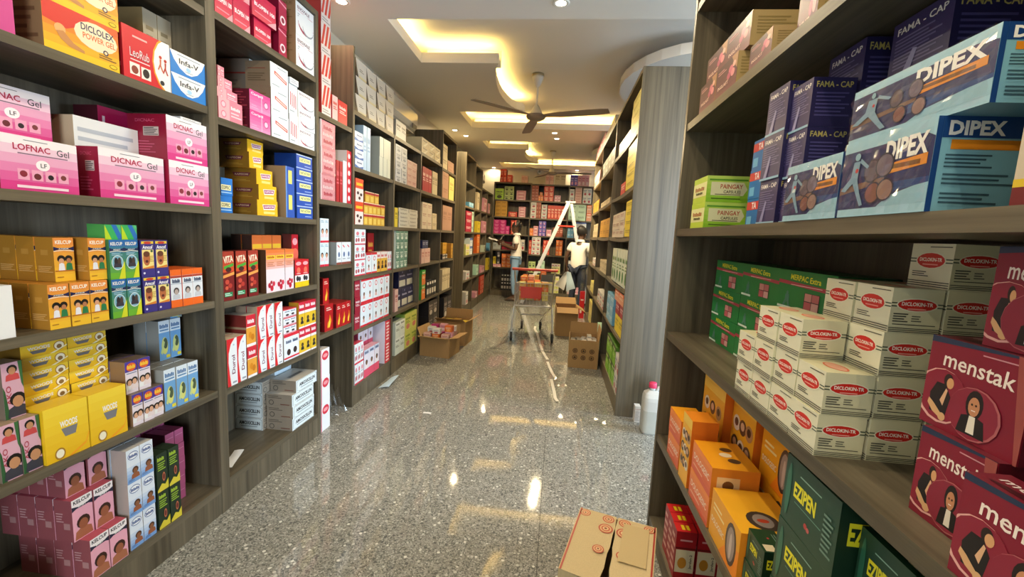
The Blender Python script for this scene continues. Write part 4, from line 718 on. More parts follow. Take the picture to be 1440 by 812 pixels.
K('L', 'second left unit', 'fifth', 'pinkw', -1.516, 1.810, 1.974, 0.036, 0.048, 0.140)
K('L', 'second left unit', 'fifth', 'caril', -1.474, 1.944, 1.788, 0.146, 0.090, 0.130, rows=2)
K('L', 'second left unit', 'fifth', 'greyc', -1.615, 2.135, 1.788, 0.144, 0.193, 0.170, rows=2)
K('L', 'second left unit', 'fifth', 'whitered', -1.474, 2.102, 1.788, 0.139, 0.121, 0.135, rows=3)
K('L', 'second left unit', 'fifth', 'stripes', -1.474, 2.247, 1.788, 0.077, 0.154, 0.120, rows=2)
K('L', 'second left unit', 'fifth', 'pad', -1.466, 2.244, 2.097, 0.074, 0.030, 0.080)
K('L', 'second left unit', 'fifth', 'swoosh', -1.474, 2.328, 1.788, 0.161, 0.100, 0.160, rows=3)
K('L', 'second left unit', 'fourth', 'copric', -1.496, 1.781, 1.386, 0.068, 0.077, 0.160, rows=2)
K('L', 'second left unit', 'fourth', 'rapi', -1.474, 1.984, 1.386, 0.151, 0.076, 0.170)
K('L', 'second left unit', 'fourth', 'rapi', -1.478, 2.002, 1.462, 0.135, 0.076, 0.170)
K('L', 'second left unit', 'fourth', 'rapi', -1.496, 2.014, 1.539, 0.118, 0.076, 0.170)
K('L', 'second left unit', 'fourth', 'rapi', -1.516, 1.993, 1.615, 0.097, 0.076, 0.170)
K('L', 'second left unit', 'fourth', 'rapi', -1.526, 1.994, 1.691, 0.112, 0.061, 0.170)
K('L', 'second left unit', 'fourth', 'bluetan', -1.474, 2.207, 1.386, 0.076, 0.144, 0.200)
K('L', 'second left unit', 'fourth', 'bluetan', -1.474, 2.211, 1.530, 0.076, 0.130, 0.200)
K('L', 'second left unit', 'fourth', 'fast', -1.474, 2.303, 1.386, 0.156, 0.071, 0.130, rows=5)
K('L', 'second left unit', 'third', 'vita', -1.474, 1.750, 0.990, 0.067, 0.224, 0.060, cols=3, gap=0.012)
K('L', 'second left unit', 'third', 'fruit', -1.474, 2.034, 0.990, 0.076, 0.223, 0.060, cols=3)
K('L', 'second left unit', 'third', 'fruits', -1.576, 2.070, 0.990, 0.078, 0.294, 0.055, cols=3, deep=2)
K('L', 'second left unit', 'third', 'redyel', -1.474, 2.278, 0.990, 0.068, 0.159, 0.055, cols=2)
K('L', 'second left unit', 'third', 'redyel', -1.550, 2.367, 0.990, 0.063, 0.301, 0.060)
K('L', 'second left unit', 'second', 'durol', -1.474, 1.758, 0.585, 0.061, 0.225, 0.055, cols=2, deep=2)
K('L', 'second left unit', 'second', 'bello', -1.474, 1.886, 0.585, 0.066, 0.156, 0.100)
K('L', 'second left unit', 'second', 'bello', -1.478, 1.892, 0.741, 0.065, 0.156, 0.120)
K('L', 'second left unit', 'second', 'durol', -1.474, 1.962, 0.585, 0.064, 0.172, 0.055, cols=3, rows=2, deep=2)
K('L', 'second left unit', 'second', 'wdogs', -1.474, 2.169, 0.585, 0.139, 0.152, 0.080)
K('L', 'second left unit', 'second', 'wdogs', -1.476, 2.169, 0.737, 0.117, 0.047, 0.080, rows=3)
K('L', 'second left unit', 'second', 'yelred', -1.474, 2.311, 0.585, 0.058, 0.156, 0.060, cols=3, rows=2)
K('L', 'second left unit', 'bottom', 'amox', -1.468, 2.228, 0.150, 0.221, 0.072, 0.160, rows=3)
K('L', 'second left unit', 'bottom', 'amox', -1.470, 2.270, 0.366, 0.218, 0.072, 0.160)
K('B', 'second left unit', 'bottom', 'amox', 2.20, -1.806, 0.150, 0.170, 0.072, 0.120, rows=4)
K('L', 'second left unit', 'bottom', 'bluewh', -1.645, 2.330, 0.150, 0.159, 0.182, 0.100, rows=2)
K('L', 'narrow left gap', 'floor', 'whbrand', -1.466, 2.527, 0.000, 0.106, 0.184, 0.180, rows=3)
K('L', 'narrow left gap', 'lowest', 'flame', -1.474, 2.738, 0.655, 0.067, 0.167, 0.140, cols=3)
K('L', 'narrow left gap', 'lowest', 'flame', -1.486, 2.610, 0.655, 0.108, 0.179, 0.140)
K('L', 'narrow left gap', 'lowest', 'flame', -1.516, 2.647, 0.834, 0.071, 0.170, 0.100)
K('L', 'narrow left gap', 'middle', 'babywh', -1.474, 2.542, 1.092, 0.050, 0.152, 0.080, cols=2, rows=2)
K('L', 'narrow left gap', 'middle', 'whfaces', -1.474, 2.742, 1.092, 0.066, 0.153, 0.180, cols=3)
K('L', 'narrow left gap', 'upper', 'pinkbun', -1.474, 2.554, 1.514, 0.172, 0.160, 0.220, rows=3)
K('L', 'narrow left gap', 'upper', 'redplain', -1.474, 2.740, 1.514, 0.039, 0.270, 0.150, cols=2)
K('L', 'narrow left gap', 'upper', 'whbook', -1.474, 2.830, 1.514, 0.050, 0.281, 0.150)
K('L', 'narrow left gap', 'upper', 'redlogo', -1.474, 2.883, 1.514, 0.062, 0.359, 0.200)
K('L', 'narrow left gap', 'top', 'redstripe', -1.476, 2.571, 2.030, 0.107, 0.176, 0.160, rows=4)
K('L', 'narrow left gap', 'top', 'redswirl', -1.474, 2.687, 2.030, 0.067, 0.148, 0.140)
K('L', 'narrow left gap', 'top', 'redtext', -1.474, 2.763, 2.030, 0.124, 0.142, 0.150)
K('L', 'long unit first bay', 'sixth', 'whdark', -1.476, 3.003, 2.167, 0.173, 0.120, 0.200, cols=4, rows=3)
K('L', 'long unit first bay', 'fifth', 'bluewht', -1.474, 2.998, 1.780, 0.130, 0.063, 0.120, rows=4)
K('L', 'long unit first bay', 'fifth', 'paletall', -1.474, 3.134, 1.780, 0.057, 0.323, 0.120, cols=2)
K('L', 'long unit first bay', 'fifth', 'silver', -1.474, 3.424, 1.780, 0.073, 0.154, 0.220, cols=3, rows=2)
K('L', 'long unit first bay', 'fourth', 'orangetall', -1.474, 3.008, 1.373, 0.127, 0.166, 0.100, rows=2)
K('L', 'long unit first bay', 'fourth', 'gold', -1.474, 3.147, 1.373, 0.076, 0.086, 0.070, cols=5, rows=2, deep=2)
K('L', 'long unit first bay', 'fourth', 'gold', -1.496, 3.215, 1.547, 0.082, 0.086, 0.070, cols=3)
K('L', 'long unit first bay', 'third', 'whpink', -1.474, 3.001, 0.990, 0.087, 0.116, 0.080, cols=2, rows=3)
K('L', 'long unit first bay', 'third', 'whlogo', -1.474, 3.190, 0.990, 0.098, 0.162, 0.080, cols=2)
K('L', 'long unit first bay', 'third', 'yelgirl', -1.474, 3.396, 0.990, 0.071, 0.166, 0.070, cols=3)
K('L', 'long unit first bay', 'third', 'whpink', -1.474, 3.617, 0.990, 0.041, 0.165, 0.080, cols=2)
K('L', 'long unit first bay', 'third', 'redbot', -1.586, 3.459, 0.990, 0.127, 0.319, 0.100)
K('L', 'long unit first bay', 'second', 'redstack', -1.474, 3.005, 0.580, 0.088, 0.125, 0.120, rows=3)
K('L', 'long unit first bay', 'second', 'whlogo', -1.474, 3.104, 0.580, 0.109, 0.187, 0.100, cols=5, rows=2)
K('L', 'long unit first bay', 'bottom', 'whpink', -1.470, 3.001, 0.150, 0.047, 0.160, 0.060, cols=3, rows=2)
K('L', 'long unit first bay', 'bottom', 'pinkbaby', -1.474, 3.167, 0.150, 0.095, 0.230, 0.070, cols=3)
K('L', 'long unit first bay', 'bottom', 'pinkbaby', -1.566, 3.259, 0.150, 0.090, 0.193, 0.080, cols=3, rows=2)
K('L', 'long unit first bay', 'bottom', 'whpanel', -1.474, 3.582, 0.150, 0.119, 0.193, 0.240, rows=2)
K('L', 'long unit second bay', 'sixth', 'smallwh', -1.474, 3.762, 2.167, 0.123, 0.146, 0.150, cols=2)
K('L', 'long unit second bay', 'fifth', 'checker', -1.474, 3.771, 1.780, 0.140, 0.065, 0.150, cols=2, rows=5)
K('L', 'long unit second bay', 'fifth', 'pinkwh', -1.474, 4.062, 1.780, 0.140, 0.060, 0.150, cols=2, rows=4)
K('L', 'long unit second bay', 'fourth', 'yelk', -1.474, 3.771, 1.373, 0.070, 0.174, 0.060)
K('L', 'long unit second bay', 'fourth', 'flatwh', -1.474, 3.868, 1.373, 0.263, 0.036, 0.200, cols=2, rows=5)
K('L', 'long unit second bay', 'third', 'grnwh', -1.474, 3.805, 0.990, 0.102, 0.087, 0.120, cols=3, rows=4)
K('L', 'long unit second bay', 'second', 'pinkwh', -1.474, 3.806, 0.580, 0.081, 0.212, 0.100)
K('L', 'long unit second bay', 'second', 'dkblue', -1.516, 3.890, 0.580, 0.182, 0.192, 0.120, cols=3)
K('L', 'long unit second bay', 'second', 'dkblue', -1.526, 4.023, 0.773, 0.208, 0.181, 0.100, cols=2)
K('L', 'long unit second bay', 'bottom', 'whgrn', -1.474, 3.833, 0.150, 0.123, 0.161, 0.100, cols=2, rows=2)
K('L', 'long unit second bay', 'bottom', 'yelgrn', -1.474, 4.087, 0.150, 0.176, 0.178, 0.100, cols=2, rows=2)
K('L', 'long unit third bay', 'sixth', 'wrapped', -1.474, 4.477, 2.167, 0.235, 0.078, 0.280, cols=3, rows=2)
K('L', 'long unit third bay', 'fifth', 'reddots', -1.474, 4.531, 1.780, 0.111, 0.255, 0.200, cols=3)
K('L', 'long unit third bay', 'fifth', 'beige', -1.474, 4.897, 1.780, 0.102, 0.259, 0.150, cols=2)
K('L', 'long unit third bay', 'fourth', 'roundw', -1.474, 4.550, 1.373, 0.177, 0.096, 0.200, cols=2, rows=3)
K('L', 'long unit third bay', 'fourth', 'beige', -1.474, 4.935, 1.373, 0.178, 0.094, 0.150, rows=2)
K('L', 'long unit third bay', 'third', 'pinkwh', -1.474, 4.566, 0.990, 0.104, 0.166, 0.120, cols=3)
K('L', 'long unit third bay', 'third', 'navy', -1.474, 4.579, 1.157, 0.103, 0.090, 0.100, cols=2)
K('L', 'long unit third bay', 'second', 'grnor', -1.474, 4.598, 0.580, 0.130, 0.166, 0.150, rows=2)
K('L', 'long unit third bay', 'second', 'blkbot', -1.474, 4.781, 0.580, 0.093, 0.178, 0.060, cols=4, deep=2)
K('L', 'long unit third bay', 'bottom', 'darkk', -1.474, 4.884, 0.150, 0.185, 0.182, 0.150, cols=2, rows=2)
K('L', 'long unit fourth bay', 'sixth', 'beige', -1.474, 5.286, 2.140, 0.240, 0.147, 0.200, rows=2)
K('L', 'long unit fourth bay', 'sixth', 'tanbig', -1.474, 5.562, 2.140, 0.306, 0.045, 0.250, rows=3)
K('L', 'long unit fourth bay', 'fifth', 'tanbig', -1.474, 5.326, 1.780, 0.280, 0.162, 0.250, rows=2)
K('L', 'long unit fourth bay', 'fifth', 'palyel', -1.474, 5.643, 1.780, 0.274, 0.306, 0.250)
K('L', 'long unit fourth bay', 'fourth', 'tanbig', -1.474, 5.372, 1.373, 0.238, 0.317, 0.280, cols=2)
K('L', 'long unit fourth bay', 'third', 'goldpile', -1.536, 5.659, 0.990, 0.206, 0.071, 0.150, rows=3)
K('L', 'long unit fourth bay', 'third', 'goldpile', -1.474, 5.867, 0.990, 0.097, 0.051, 0.150, rows=4)
K('L', 'long unit fourth bay', 'third', 'blkbot', -1.470, 5.404, 0.990, 0.082, 0.070, 0.040, cols=3)
K('L', 'long unit fourth bay', 'second', 'beige', -1.474, 5.443, 0.580, 0.096, 0.276, 0.150, cols=4)
K('L', 'long unit fourth bay', 'bottom', 'darkk', -1.474, 5.574, 0.150, 0.194, 0.315, 0.200, cols=2)
K('L', 'far unit first bay', 'fifth', 'bluek', -1.474, 6.977, 1.780, 0.177, 0.078, 0.150, cols=2)
K('L', 'far unit first bay', 'fourth', 'redstack', -1.474, 6.775, 1.373, 0.455, 0.111, 0.200, rows=3)
K('L', 'far unit first bay', 'fourth', 'mintk', -1.474, 7.232, 1.373, 0.154, 0.114, 0.150, rows=3)
K('L', 'far unit second bay', 'fifth', 'beige', -1.474, 7.661, 1.780, 0.210, 0.304, 0.150)
K('L', 'far unit second bay', 'fourth', 'yelk', -1.474, 7.769, 1.373, 0.267, 0.101, 0.150, rows=2)
K('L', 'far unit third bay', 'fifth', 'pinkk', -1.474, 8.327, 1.780, 0.378, 0.133, 0.180, rows=2)
K('L', 'far unit third bay', 'fourth', 'pinkk', -1.474, 8.366, 1.373, 0.340, 0.115, 0.180, rows=2)
K('L', 'far unit fourth bay', 'fifth', 'pinkk', -1.474, 8.930, 1.780, 0.188, 0.206, 0.150)
K('L', 'far unit first bay', 'third', 'yelwh', -1.474, 6.840, 0.990, 0.282, 0.089, 0.150, rows=2)
K('L', 'far unit first bay', 'third', 'bluejar', -1.474, 7.152, 0.990, 0.213, 0.140, 0.120, rows=2)
K('L', 'far unit second bay', 'third', 'orangek', -1.474, 7.781, 0.990, 0.255, 0.172, 0.180, rows=2)
K('L', 'far unit third bay', 'third', 'whgtall', -1.474, 8.530, 0.990, 0.176, 0.135, 0.100)
K('L', 'far unit fourth bay', 'third', 'bluek', -1.474, 9.238, 0.990, 0.098, 0.172, 0.100)
K('L', 'far unit first bay', 'second', 'whk', -1.474, 6.911, 0.580, 0.287, 0.066, 0.150, rows=2)
K('L', 'far unit second bay', 'second', 'mintk', -1.474, 7.817, 0.580, 0.219, 0.093, 0.150, rows=2)
K('L', 'far unit third bay', 'second', 'pinkk', -1.474, 8.354, 0.580, 0.175, 0.127, 0.150, cols=2)
K('L', 'far unit fourth bay', 'second', 'yelk', -1.474, 9.125, 0.580, 0.229, 0.129, 0.150, rows=2)
K('L', 'far unit first bay', 'bottom', 'whk', -1.474, 6.985, 0.150, 0.172, 0.211, 0.150)
K('L', 'far unit second bay', 'bottom', 'pinkk', -1.474, 7.811, 0.150, 0.225, 0.105, 0.150)
K('L', 'far unit third bay', 'bottom', 'redk', -1.474, 8.301, 0.150, 0.201, 0.091, 0.150, cols=2, rows=4)
K('B', 'back wall left bay', 'seventh', 'redk', 9.398, -1.331, 2.490, 0.069, 0.135, 0.200, cols=2, rows=2)
K('B', 'back wall left bay', 'seventh', 'redk', 9.398, -1.175, 2.490, 0.109, 0.155, 0.200)
K('B', 'back wall left bay', 'seventh', 'pinkwh', 9.398, -0.865, 2.490, 0.068, 0.152, 0.200, cols=2)
K('B', 'back wall left bay', 'sixth', 'limek', 9.398, -1.423, 2.120, 0.188, 0.230, 0.200)
K('B', 'back wall left bay', 'sixth', 'grnk', 9.398, -1.219, 2.120, 0.100, 0.094, 0.200, cols=2, rows=3)
K('B', 'back wall left bay', 'sixth', 'pinkk', 9.398, -0.954, 2.120, 0.202, 0.067, 0.200, rows=3)
K('B', 'back wall left bay', 'fifth', 'goldpile', 9.398, -1.406, 1.755, 0.129, 0.082, 0.200, cols=2, rows=4)
K('B', 'back wall left bay', 'fifth', 'redk', 9.398, -1.108, 1.755, 0.188, 0.104, 0.150)
K('B', 'back wall left bay', 'fifth', 'pinkk', 9.398, -0.888, 1.755, 0.148, 0.055, 0.200, rows=4)
K('B', 'back wall left bay', 'fourth', 'magk', 9.398, -1.424, 1.375, 0.133, 0.075, 0.200, cols=2, rows=4)
K('B', 'back wall left bay', 'fourth', 'magk', 9.398, -1.152, 1.375, 0.079, 0.087, 0.150, rows=2)
K('B', 'back wall left bay', 'fourth', 'redk', 9.398, -1.041, 1.375, 0.110, 0.151, 0.200, rows=2)
K('B', 'back wall left bay', 'third', 'greyk', 9.398, -1.421, 1.030, 0.086, 0.147, 0.200, cols=2)
K('B', 'back wall left bay', 'third', 'redstack', 9.398, -1.222, 1.030, 0.106, 0.173, 0.200, cols=2)
K('B', 'back wall left bay', 'third', 'whk', 9.398, -0.866, 1.030, 0.070, 0.238, 0.150, cols=2)
K('B', 'back wall left bay', 'second', 'pinkk', 9.398, -1.404, 0.640, 0.087, 0.065, 0.200, cols=2)
K('B', 'back wall left bay', 'second', 'yelk', 9.398, -1.407, 0.706, 0.064, 0.160, 0.150)
K('B', 'back wall left bay', 'second', 'darkk', 9.398, -1.327, 0.706, 0.080, 0.144, 0.150, rows=2)
K('B', 'back wall left bay', 'second', 'orangek', 9.398, -1.212, 0.640, 0.102, 0.074, 0.200, cols=2, rows=4)
K('B', 'back wall left bay', 'bottom', 'blkbot', 9.398, -1.204, 0.130, 0.058, 0.174, 0.120, cols=4, rows=2)
K('B', 'back wall middle bay', 'seventh', 'pinkwh', 9.398, -0.342, 2.475, 0.083, 0.199, 0.200, cols=2)
K('B', 'back wall middle bay', 'seventh', 'beige', 9.398, -0.144, 2.475, 0.113, 0.251, 0.200, cols=2)
K('B', 'back wall middle bay', 'sixth', 'brownred', 9.398, -0.626, 2.120, 0.072, 0.064, 0.200, cols=2, rows=5)
K('B', 'back wall middle bay', 'sixth', 'orangek', 9.398, -0.476, 2.120, 0.050, 0.114, 0.150, cols=2)
K('B', 'back wall middle bay', 'sixth', 'orangek', 9.398, -0.450, 2.234, 0.061, 0.070, 0.150)
K('B', 'back wall middle bay', 'sixth', 'redk', 9.398, -0.359, 2.120, 0.102, 0.105, 0.200, cols=2, rows=3)
K('B', 'back wall middle bay', 'sixth', 'pinkk', 9.398, -0.129, 2.120, 0.064, 0.065, 0.150, cols=2, rows=2)
K('B', 'back wall middle bay', 'fifth', 'whk', 9.398, -0.626, 1.745, 0.116, 0.113, 0.150, rows=3)
K('B', 'back wall middle bay', 'fifth', 'brownred', 9.398, -0.507, 1.745, 0.049, 0.085, 0.150, cols=2, rows=4)
K('B', 'back wall middle bay', 'fifth', 'whk', 9.398, -0.391, 1.745, 0.116, 0.074, 0.150, rows=4)
K('B', 'back wall middle bay', 'fifth', 'redk', 9.398, -0.260, 1.745, 0.070, 0.287, 0.150, cols=5)
K('B', 'back wall middle bay', 'fourth', 'orangek', 9.398, -0.626, 1.370, 0.078, 0.078, 0.150, rows=2)
K('B', 'back wall middle bay', 'fourth', 'pinkk', 9.398, -0.545, 1.370, 0.098, 0.069, 0.150, rows=3)
K('B', 'back wall middle bay', 'fourth', 'purk', 9.398, -0.431, 1.370, 0.076, 0.080, 0.150, cols=2, rows=4)
K('B', 'back wall middle bay', 'fourth', 'pinkk', 9.398, -0.261, 1.370, 0.108, 0.144, 0.150)
K('B', 'back wall middle bay', 'fourth', 'brownred', 9.398, -0.121, 1.370, 0.070, 0.197, 0.150, cols=3)
K('B', 'back wall middle bay', 'third', 'redk', 9.398, -0.626, 0.960, 0.055, 0.152, 0.150, rows=2)
K('B', 'back wall middle bay', 'third', 'whk', 9.398, -0.564, 0.960, 0.093, 0.094, 0.150, cols=2, rows=4)
K('B', 'back wall middle bay', 'third', 'redk', 9.398, -0.314, 0.960, 0.069, 0.080, 0.150, cols=2, rows=4)
K('B', 'back wall middle bay', 'third', 'orangek', 9.398, -0.034, 0.960, 0.068, 0.111, 0.150, cols=2, rows=3)
K('B', 'back wall middle bay', 'second', 'grnk', 9.398, -0.613, 0.560, 0.074, 0.119, 0.200, cols=2, rows=2)
K('B', 'back wall middle bay', 'second', 'yelwh', 9.398, -0.103, 0.560, 0.061, 0.219, 0.200, cols=3)
K('B', 'back wall middle bay', 'second', 'mintk', 9.398, -0.400, 0.560, 0.069, 0.132, 0.200, cols=2, rows=2)
K('B', 'back wall middle bay', 'bottom', 'yelwh', 9.398, -0.171, 0.130, 0.082, 0.094, 0.200, cols=3, rows=4)
K('B', 'back wall middle bay', 'bottom', 'greyk', 9.398, -0.549, 0.130, 0.117, 0.122, 0.200, cols=2, rows=2)
K('B', 'back wall right bay', 'seventh', 'purk', 9.398, 0.189, 2.465, 0.074, 0.226, 0.200, cols=2)
K('B', 'back wall right bay', 'seventh', 'pinkk', 9.398, 0.343, 2.465, 0.078, 0.233, 0.200, cols=3)
K('B', 'back wall right bay', 'sixth', 'whk', 9.398, 0.189, 2.105, 0.099, 0.145, 0.150, rows=2)
K('B', 'back wall right bay', 'sixth', 'pinkwh', 9.398, 0.305, 2.105, 0.144, 0.054, 0.150, rows=6)
K('B', 'back wall right bay', 'sixth', 'whk', 9.398, 0.471, 2.105, 0.089, 0.158, 0.200, cols=2, rows=2)
K('B', 'back wall right bay', 'fifth', 'mintk', 9.398, 0.193, 1.735, 0.181, 0.111, 0.200, cols=2, rows=3)
K('B', 'back wall right bay', 'fifth', 'orwh', 9.398, 0.573, 1.735, 0.106, 0.167, 0.200, rows=2)
K('B', 'back wall right bay', 'fourth', 'bluek', 9.398, 0.195, 1.360, 0.064, 0.103, 0.200, cols=2, rows=2)
K('B', 'back wall right bay', 'fourth', 'bluejar', 9.398, 0.340, 1.360, 0.047, 0.113, 0.060, cols=5, rows=3)
K('B', 'back wall right bay', 'second', 'whk', 9.398, 0.255, 0.560, 0.061, 0.301, 0.200, cols=2)
K('B', 'back wall right bay', 'bottom', 'whk', 9.398, 0.267, 0.130, 0.045, 0.093, 0.150, cols=2, rows=3)
K('B', 'back wall right bay', 'bottom', 'pinkk', 9.398, 0.376, 0.130, 0.055, 0.072, 0.150, cols=3, rows=2)
K('R', 'broad unit near bay', 'sixth', 'palyel', 0.532, 3.299, 2.160, 0.373, 0.060, 0.200, rows=5)
K('R', 'broad unit near bay', 'sixth', 'beige', 0.530, 3.694, 2.154, 0.310, 0.106, 0.200, cols=2)
K('R', 'broad unit near bay', 'fifth', 'yelk', 0.530, 3.300, 1.761, 0.407, 0.069, 0.250, rows=5)
K('R', 'broad unit near bay', 'fifth', 'redtext', 0.530, 3.745, 1.750, 0.250, 0.099, 0.120)
K('R', 'broad unit near bay', 'fourth', 'yelk', 0.530, 3.266, 1.385, 0.313, 0.069, 0.250, rows=4)
K('R', 'broad unit near bay', 'fourth', 'roundw', 0.530, 3.618, 1.379, 0.251, 0.072, 0.200, cols=3, rows=3)
K('R', 'broad unit near bay', 'fourth', 'whgrn', 0.742, 4.057, 1.385, 0.479, 0.326, 0.100)
K('R', 'broad unit near bay', 'third', 'whgtall', 0.530, 3.264, 0.983, 0.151, 0.297, 0.180, cols=6)
K('R', 'broad unit near bay', 'second', 'yelk', 0.530, 3.264, 0.591, 0.220, 0.148, 0.200, cols=2)
K('R', 'broad unit near bay', 'second', 'redstack', 0.530, 3.265, 0.739, 0.224, 0.100, 0.200, cols=2)
K('R', 'broad unit near bay', 'second', 'orwh', 0.530, 3.320, 0.839, 0.251, 0.091, 0.200, cols=2)
K('R', 'broad unit near bay', 'second', 'bluek', 0.530, 3.870, 0.583, 0.232, 0.087, 0.150, cols=2, rows=3)
K('R', 'broad unit near bay', 'bottom', 'greenblk', 0.530, 3.511, 0.140, 0.189, 0.166, 0.150, cols=3, rows=2)
K('R', 'broad unit near bay', 'bottom', 'whk', 0.530, 3.264, 0.140, 0.121, 0.150, 0.150, cols=2, rows=2)
K('R', 'broad unit middle bay', 'sixth', 'tinsk', 0.530, 4.645, 2.162, 0.298, 0.083, 0.200, cols=4, rows=2)
K('R', 'broad unit middle bay', 'fifth', 'beige', 0.530, 4.804, 1.759, 0.311, 0.058, 0.200, cols=3)
K('R', 'broad unit middle bay', 'fourth', 'goldpile', 0.530, 4.618, 1.382, 0.338, 0.103, 0.200, cols=3, rows=2)
K('R', 'broad unit middle bay', 'third', 'beige', 0.530, 4.609, 0.981, 0.236, 0.067, 0.180, cols=3, rows=2)
K('R', 'broad unit middle bay', 'second', 'whk', 0.530, 4.564, 0.591, 0.262, 0.079, 0.200, cols=3, rows=2)
K('R', 'broad unit middle bay', 'bottom', 'mintk', 0.530, 4.564, 0.140, 0.174, 0.117, 0.200, cols=3, rows=2)
K('R', 'broad unit far bay', 'seventh', 'pinkk', 0.530, 5.874, 2.575, 0.316, 0.088, 0.250, cols=4, rows=2)
K('R', 'broad unit middle bay', 'seventh', 'beige', 0.530, 4.853, 2.575, 0.329, 0.115, 0.250, cols=3)
K('R', 'broad unit far bay', 'sixth', 'pinkwh', 0.530, 6.280, 2.162, 0.286, 0.089, 0.200, cols=3, rows=2)
K('R', 'broad unit far bay', 'fourth', 'beige', 0.530, 5.874, 1.385, 0.272, 0.092, 0.200, cols=3, rows=2)
K('R', 'broad unit far bay', 'third', 'whk', 0.530, 5.874, 0.983, 0.192, 0.051, 0.200, cols=3, rows=2)
K('R', 'broad unit far bay', 'second', 'palyel', 0.530, 5.874, 0.591, 0.161, 0.075, 0.200, cols=4, rows=2)
K('R', 'broad unit far bay', 'bottom', 'palyel', 0.530, 5.874, 0.140, 0.202, 0.159, 0.200, cols=3, rows=2)
K('R', 'broad unit far bay', 'fifth', 'goldpile', 0.530, 6.142, 1.757, 0.285, 0.152, 0.200, cols=3)
K('R', 'nearest right unit', 'fifth', 'grape', 0.509, 1.448, 1.848, 0.172, 0.098, 0.100, cols=2)
K('R', 'nearest right unit', 'fifth', 'grape', 0.525, 1.413, 1.947, 0.185, 0.098, 0.160, cols=2)
K('R', 'nearest right unit', 'fifth', 'grape', 0.513, 1.224, 1.848, 0.133, 0.067, 0.120)
K('R', 'nearest right unit', 'fifth', 'grape', 0.565, 1.138, 1.848, 0.083, 0.174, 0.140)
K('R', 'nearest right unit', 'fifth', 'grape', 0.565, 0.937, 1.848, 0.153, 0.090, 0.140, rows=2)
K('R', 'nearest right unit', 'fourth', 'paingay', 0.515, 1.618, 1.412, 0.151, 0.092, 0.145, rows=2)
K('R', 'nearest right unit', 'fourth', 'tablue', 0.605, 1.409, 1.412, 0.082, 0.091, 0.100, rows=3)
K('R', 'nearest right unit', 'fourth', 'fama', 0.525, 1.132, 1.412, 0.097, 0.112, 0.090, rows=3)
K('R', 'nearest right unit', 'fourth', 'fama', 0.535, 1.049, 1.412, 0.081, 0.105, 0.090, rows=3)
K('R', 'nearest right unit', 'fourth', 'fama', 0.630, 1.050, 1.412, 0.126, 0.133, 0.100, rows=3)
K('R', 'nearest right unit', 'fourth', 'fama', 0.655, 0.870, 1.412, 0.139, 0.133, 0.120, rows=3)
K('R', 'nearest right unit', 'fourth', 'dipex', 0.505, 0.861, 1.412, 0.183, 0.119, 0.100)
K('R', 'nearest right unit', 'fourth', 'dipex', 0.505, 0.664, 1.412, 0.189, 0.129, 0.125)
K('R', 'nearest right unit', 'fourth', 'dipex', 0.515, 0.606, 1.541, 0.260, 0.093, 0.110)
K('R', 'nearest right unit', 'fourth', 'hand', 0.515, 0.468, 1.412, 0.095, 0.152, 0.100)
K('R', 'nearest right unit', 'third', 'merpac', 0.655, 1.071, 0.962, 0.254, 0.110, 0.140, cols=3, rows=3)
K('R', 'nearest right unit', 'third', 'dik', 0.509, 0.828, 0.962, 0.092, 0.082, 0.085, cols=4, rows=2)
K('R', 'nearest right unit', 'third', 'dik', 0.509, 0.923, 1.1268, 0.092, 0.082, 0.085, cols=2, rows=1)
K('R', 'nearest right unit', 'third', 'dik', 0.600, 0.828, 0.9620, 0.092, 0.082, 0.085, cols=2, rows=3)
K('R', 'nearest right unit', 'third', 'dik', 0.600, 0.828, 1.2092, 0.092, 0.082, 0.085, cols=2, rows=1)
K('R', 'nearest right unit', 'third', 'dik', 0.691, 0.828, 0.9620, 0.092, 0.082, 0.085, cols=2, rows=3)
K('R', 'nearest right unit', 'third', 'dik', 0.691, 0.828, 1.2092, 0.092, 0.082, 0.085, cols=2, rows=1)
K('R', 'nearest right unit', 'third', 'dik', 0.691, 0.828, 1.2916, 0.092, 0.082, 0.085, cols=1, rows=1)
K('R', 'nearest right unit', 'third', 'menstak', 0.565, 0.567, 0.962, 0.113, 0.135, 0.090)
K('R', 'nearest right unit', 'third', 'menstak', 0.580, 0.560, 1.097, 0.145, 0.135, 0.090)
K('R', 'nearest right unit', 'third', 'menstak', 0.511, 0.402, 0.962, 0.146, 0.130, 0.050)
K('R', 'nearest right unit', 'third', 'menstak', 0.590, 0.542, 1.233, 0.100, 0.135, 0.090)
K('R', 'nearest right unit', 'second', 'dolo', 0.511, 1.617, 0.480, 0.154, 0.098, 0.100, rows=2)
K('R', 'nearest right unit', 'second', 'doloface', 0.635, 1.556, 0.480, 0.213, 0.354, 0.060)
K('R', 'nearest right unit', 'second', 'doloface', 0.511, 1.496, 0.480, 0.097, 0.252, 0.090)
K('R', 'nearest right unit', 'second', 'doloface', 0.663, 1.379, 0.480, 0.174, 0.366, 0.090)
K('R', 'nearest right unit', 'second', 'dolo', 0.511, 1.286, 0.480, 0.184, 0.098, 0.140, rows=2)
K('R', 'nearest right unit', 'second', 'doloval', 0.511, 1.069, 0.480, 0.204, 0.142, 0.160)
K('R', 'nearest right unit', 'second', 'doloval', 0.683, 1.184, 0.480, 0.179, 0.157, 0.070, rows=2)
K('R', 'nearest right unit', 'second', 'ezipen', 0.525, 0.979, 0.480, 0.085, 0.081, 0.060, rows=2)
K('R', 'nearest right unit', 'second', 'ezipen', 0.520, 0.752, 0.480, 0.180, 0.145, 0.120, rows=3)
K('R', 'nearest right unit', 'second', 'ezipen', 0.555, 0.630, 0.480, 0.119, 0.133, 0.120, rows=3)
K('R', 'nearest right unit', 'bottom', 'jardan', 0.517, 1.555, 0.075, 0.056, 0.195, 0.075, cols=3, deep=4)
emit_boxes()

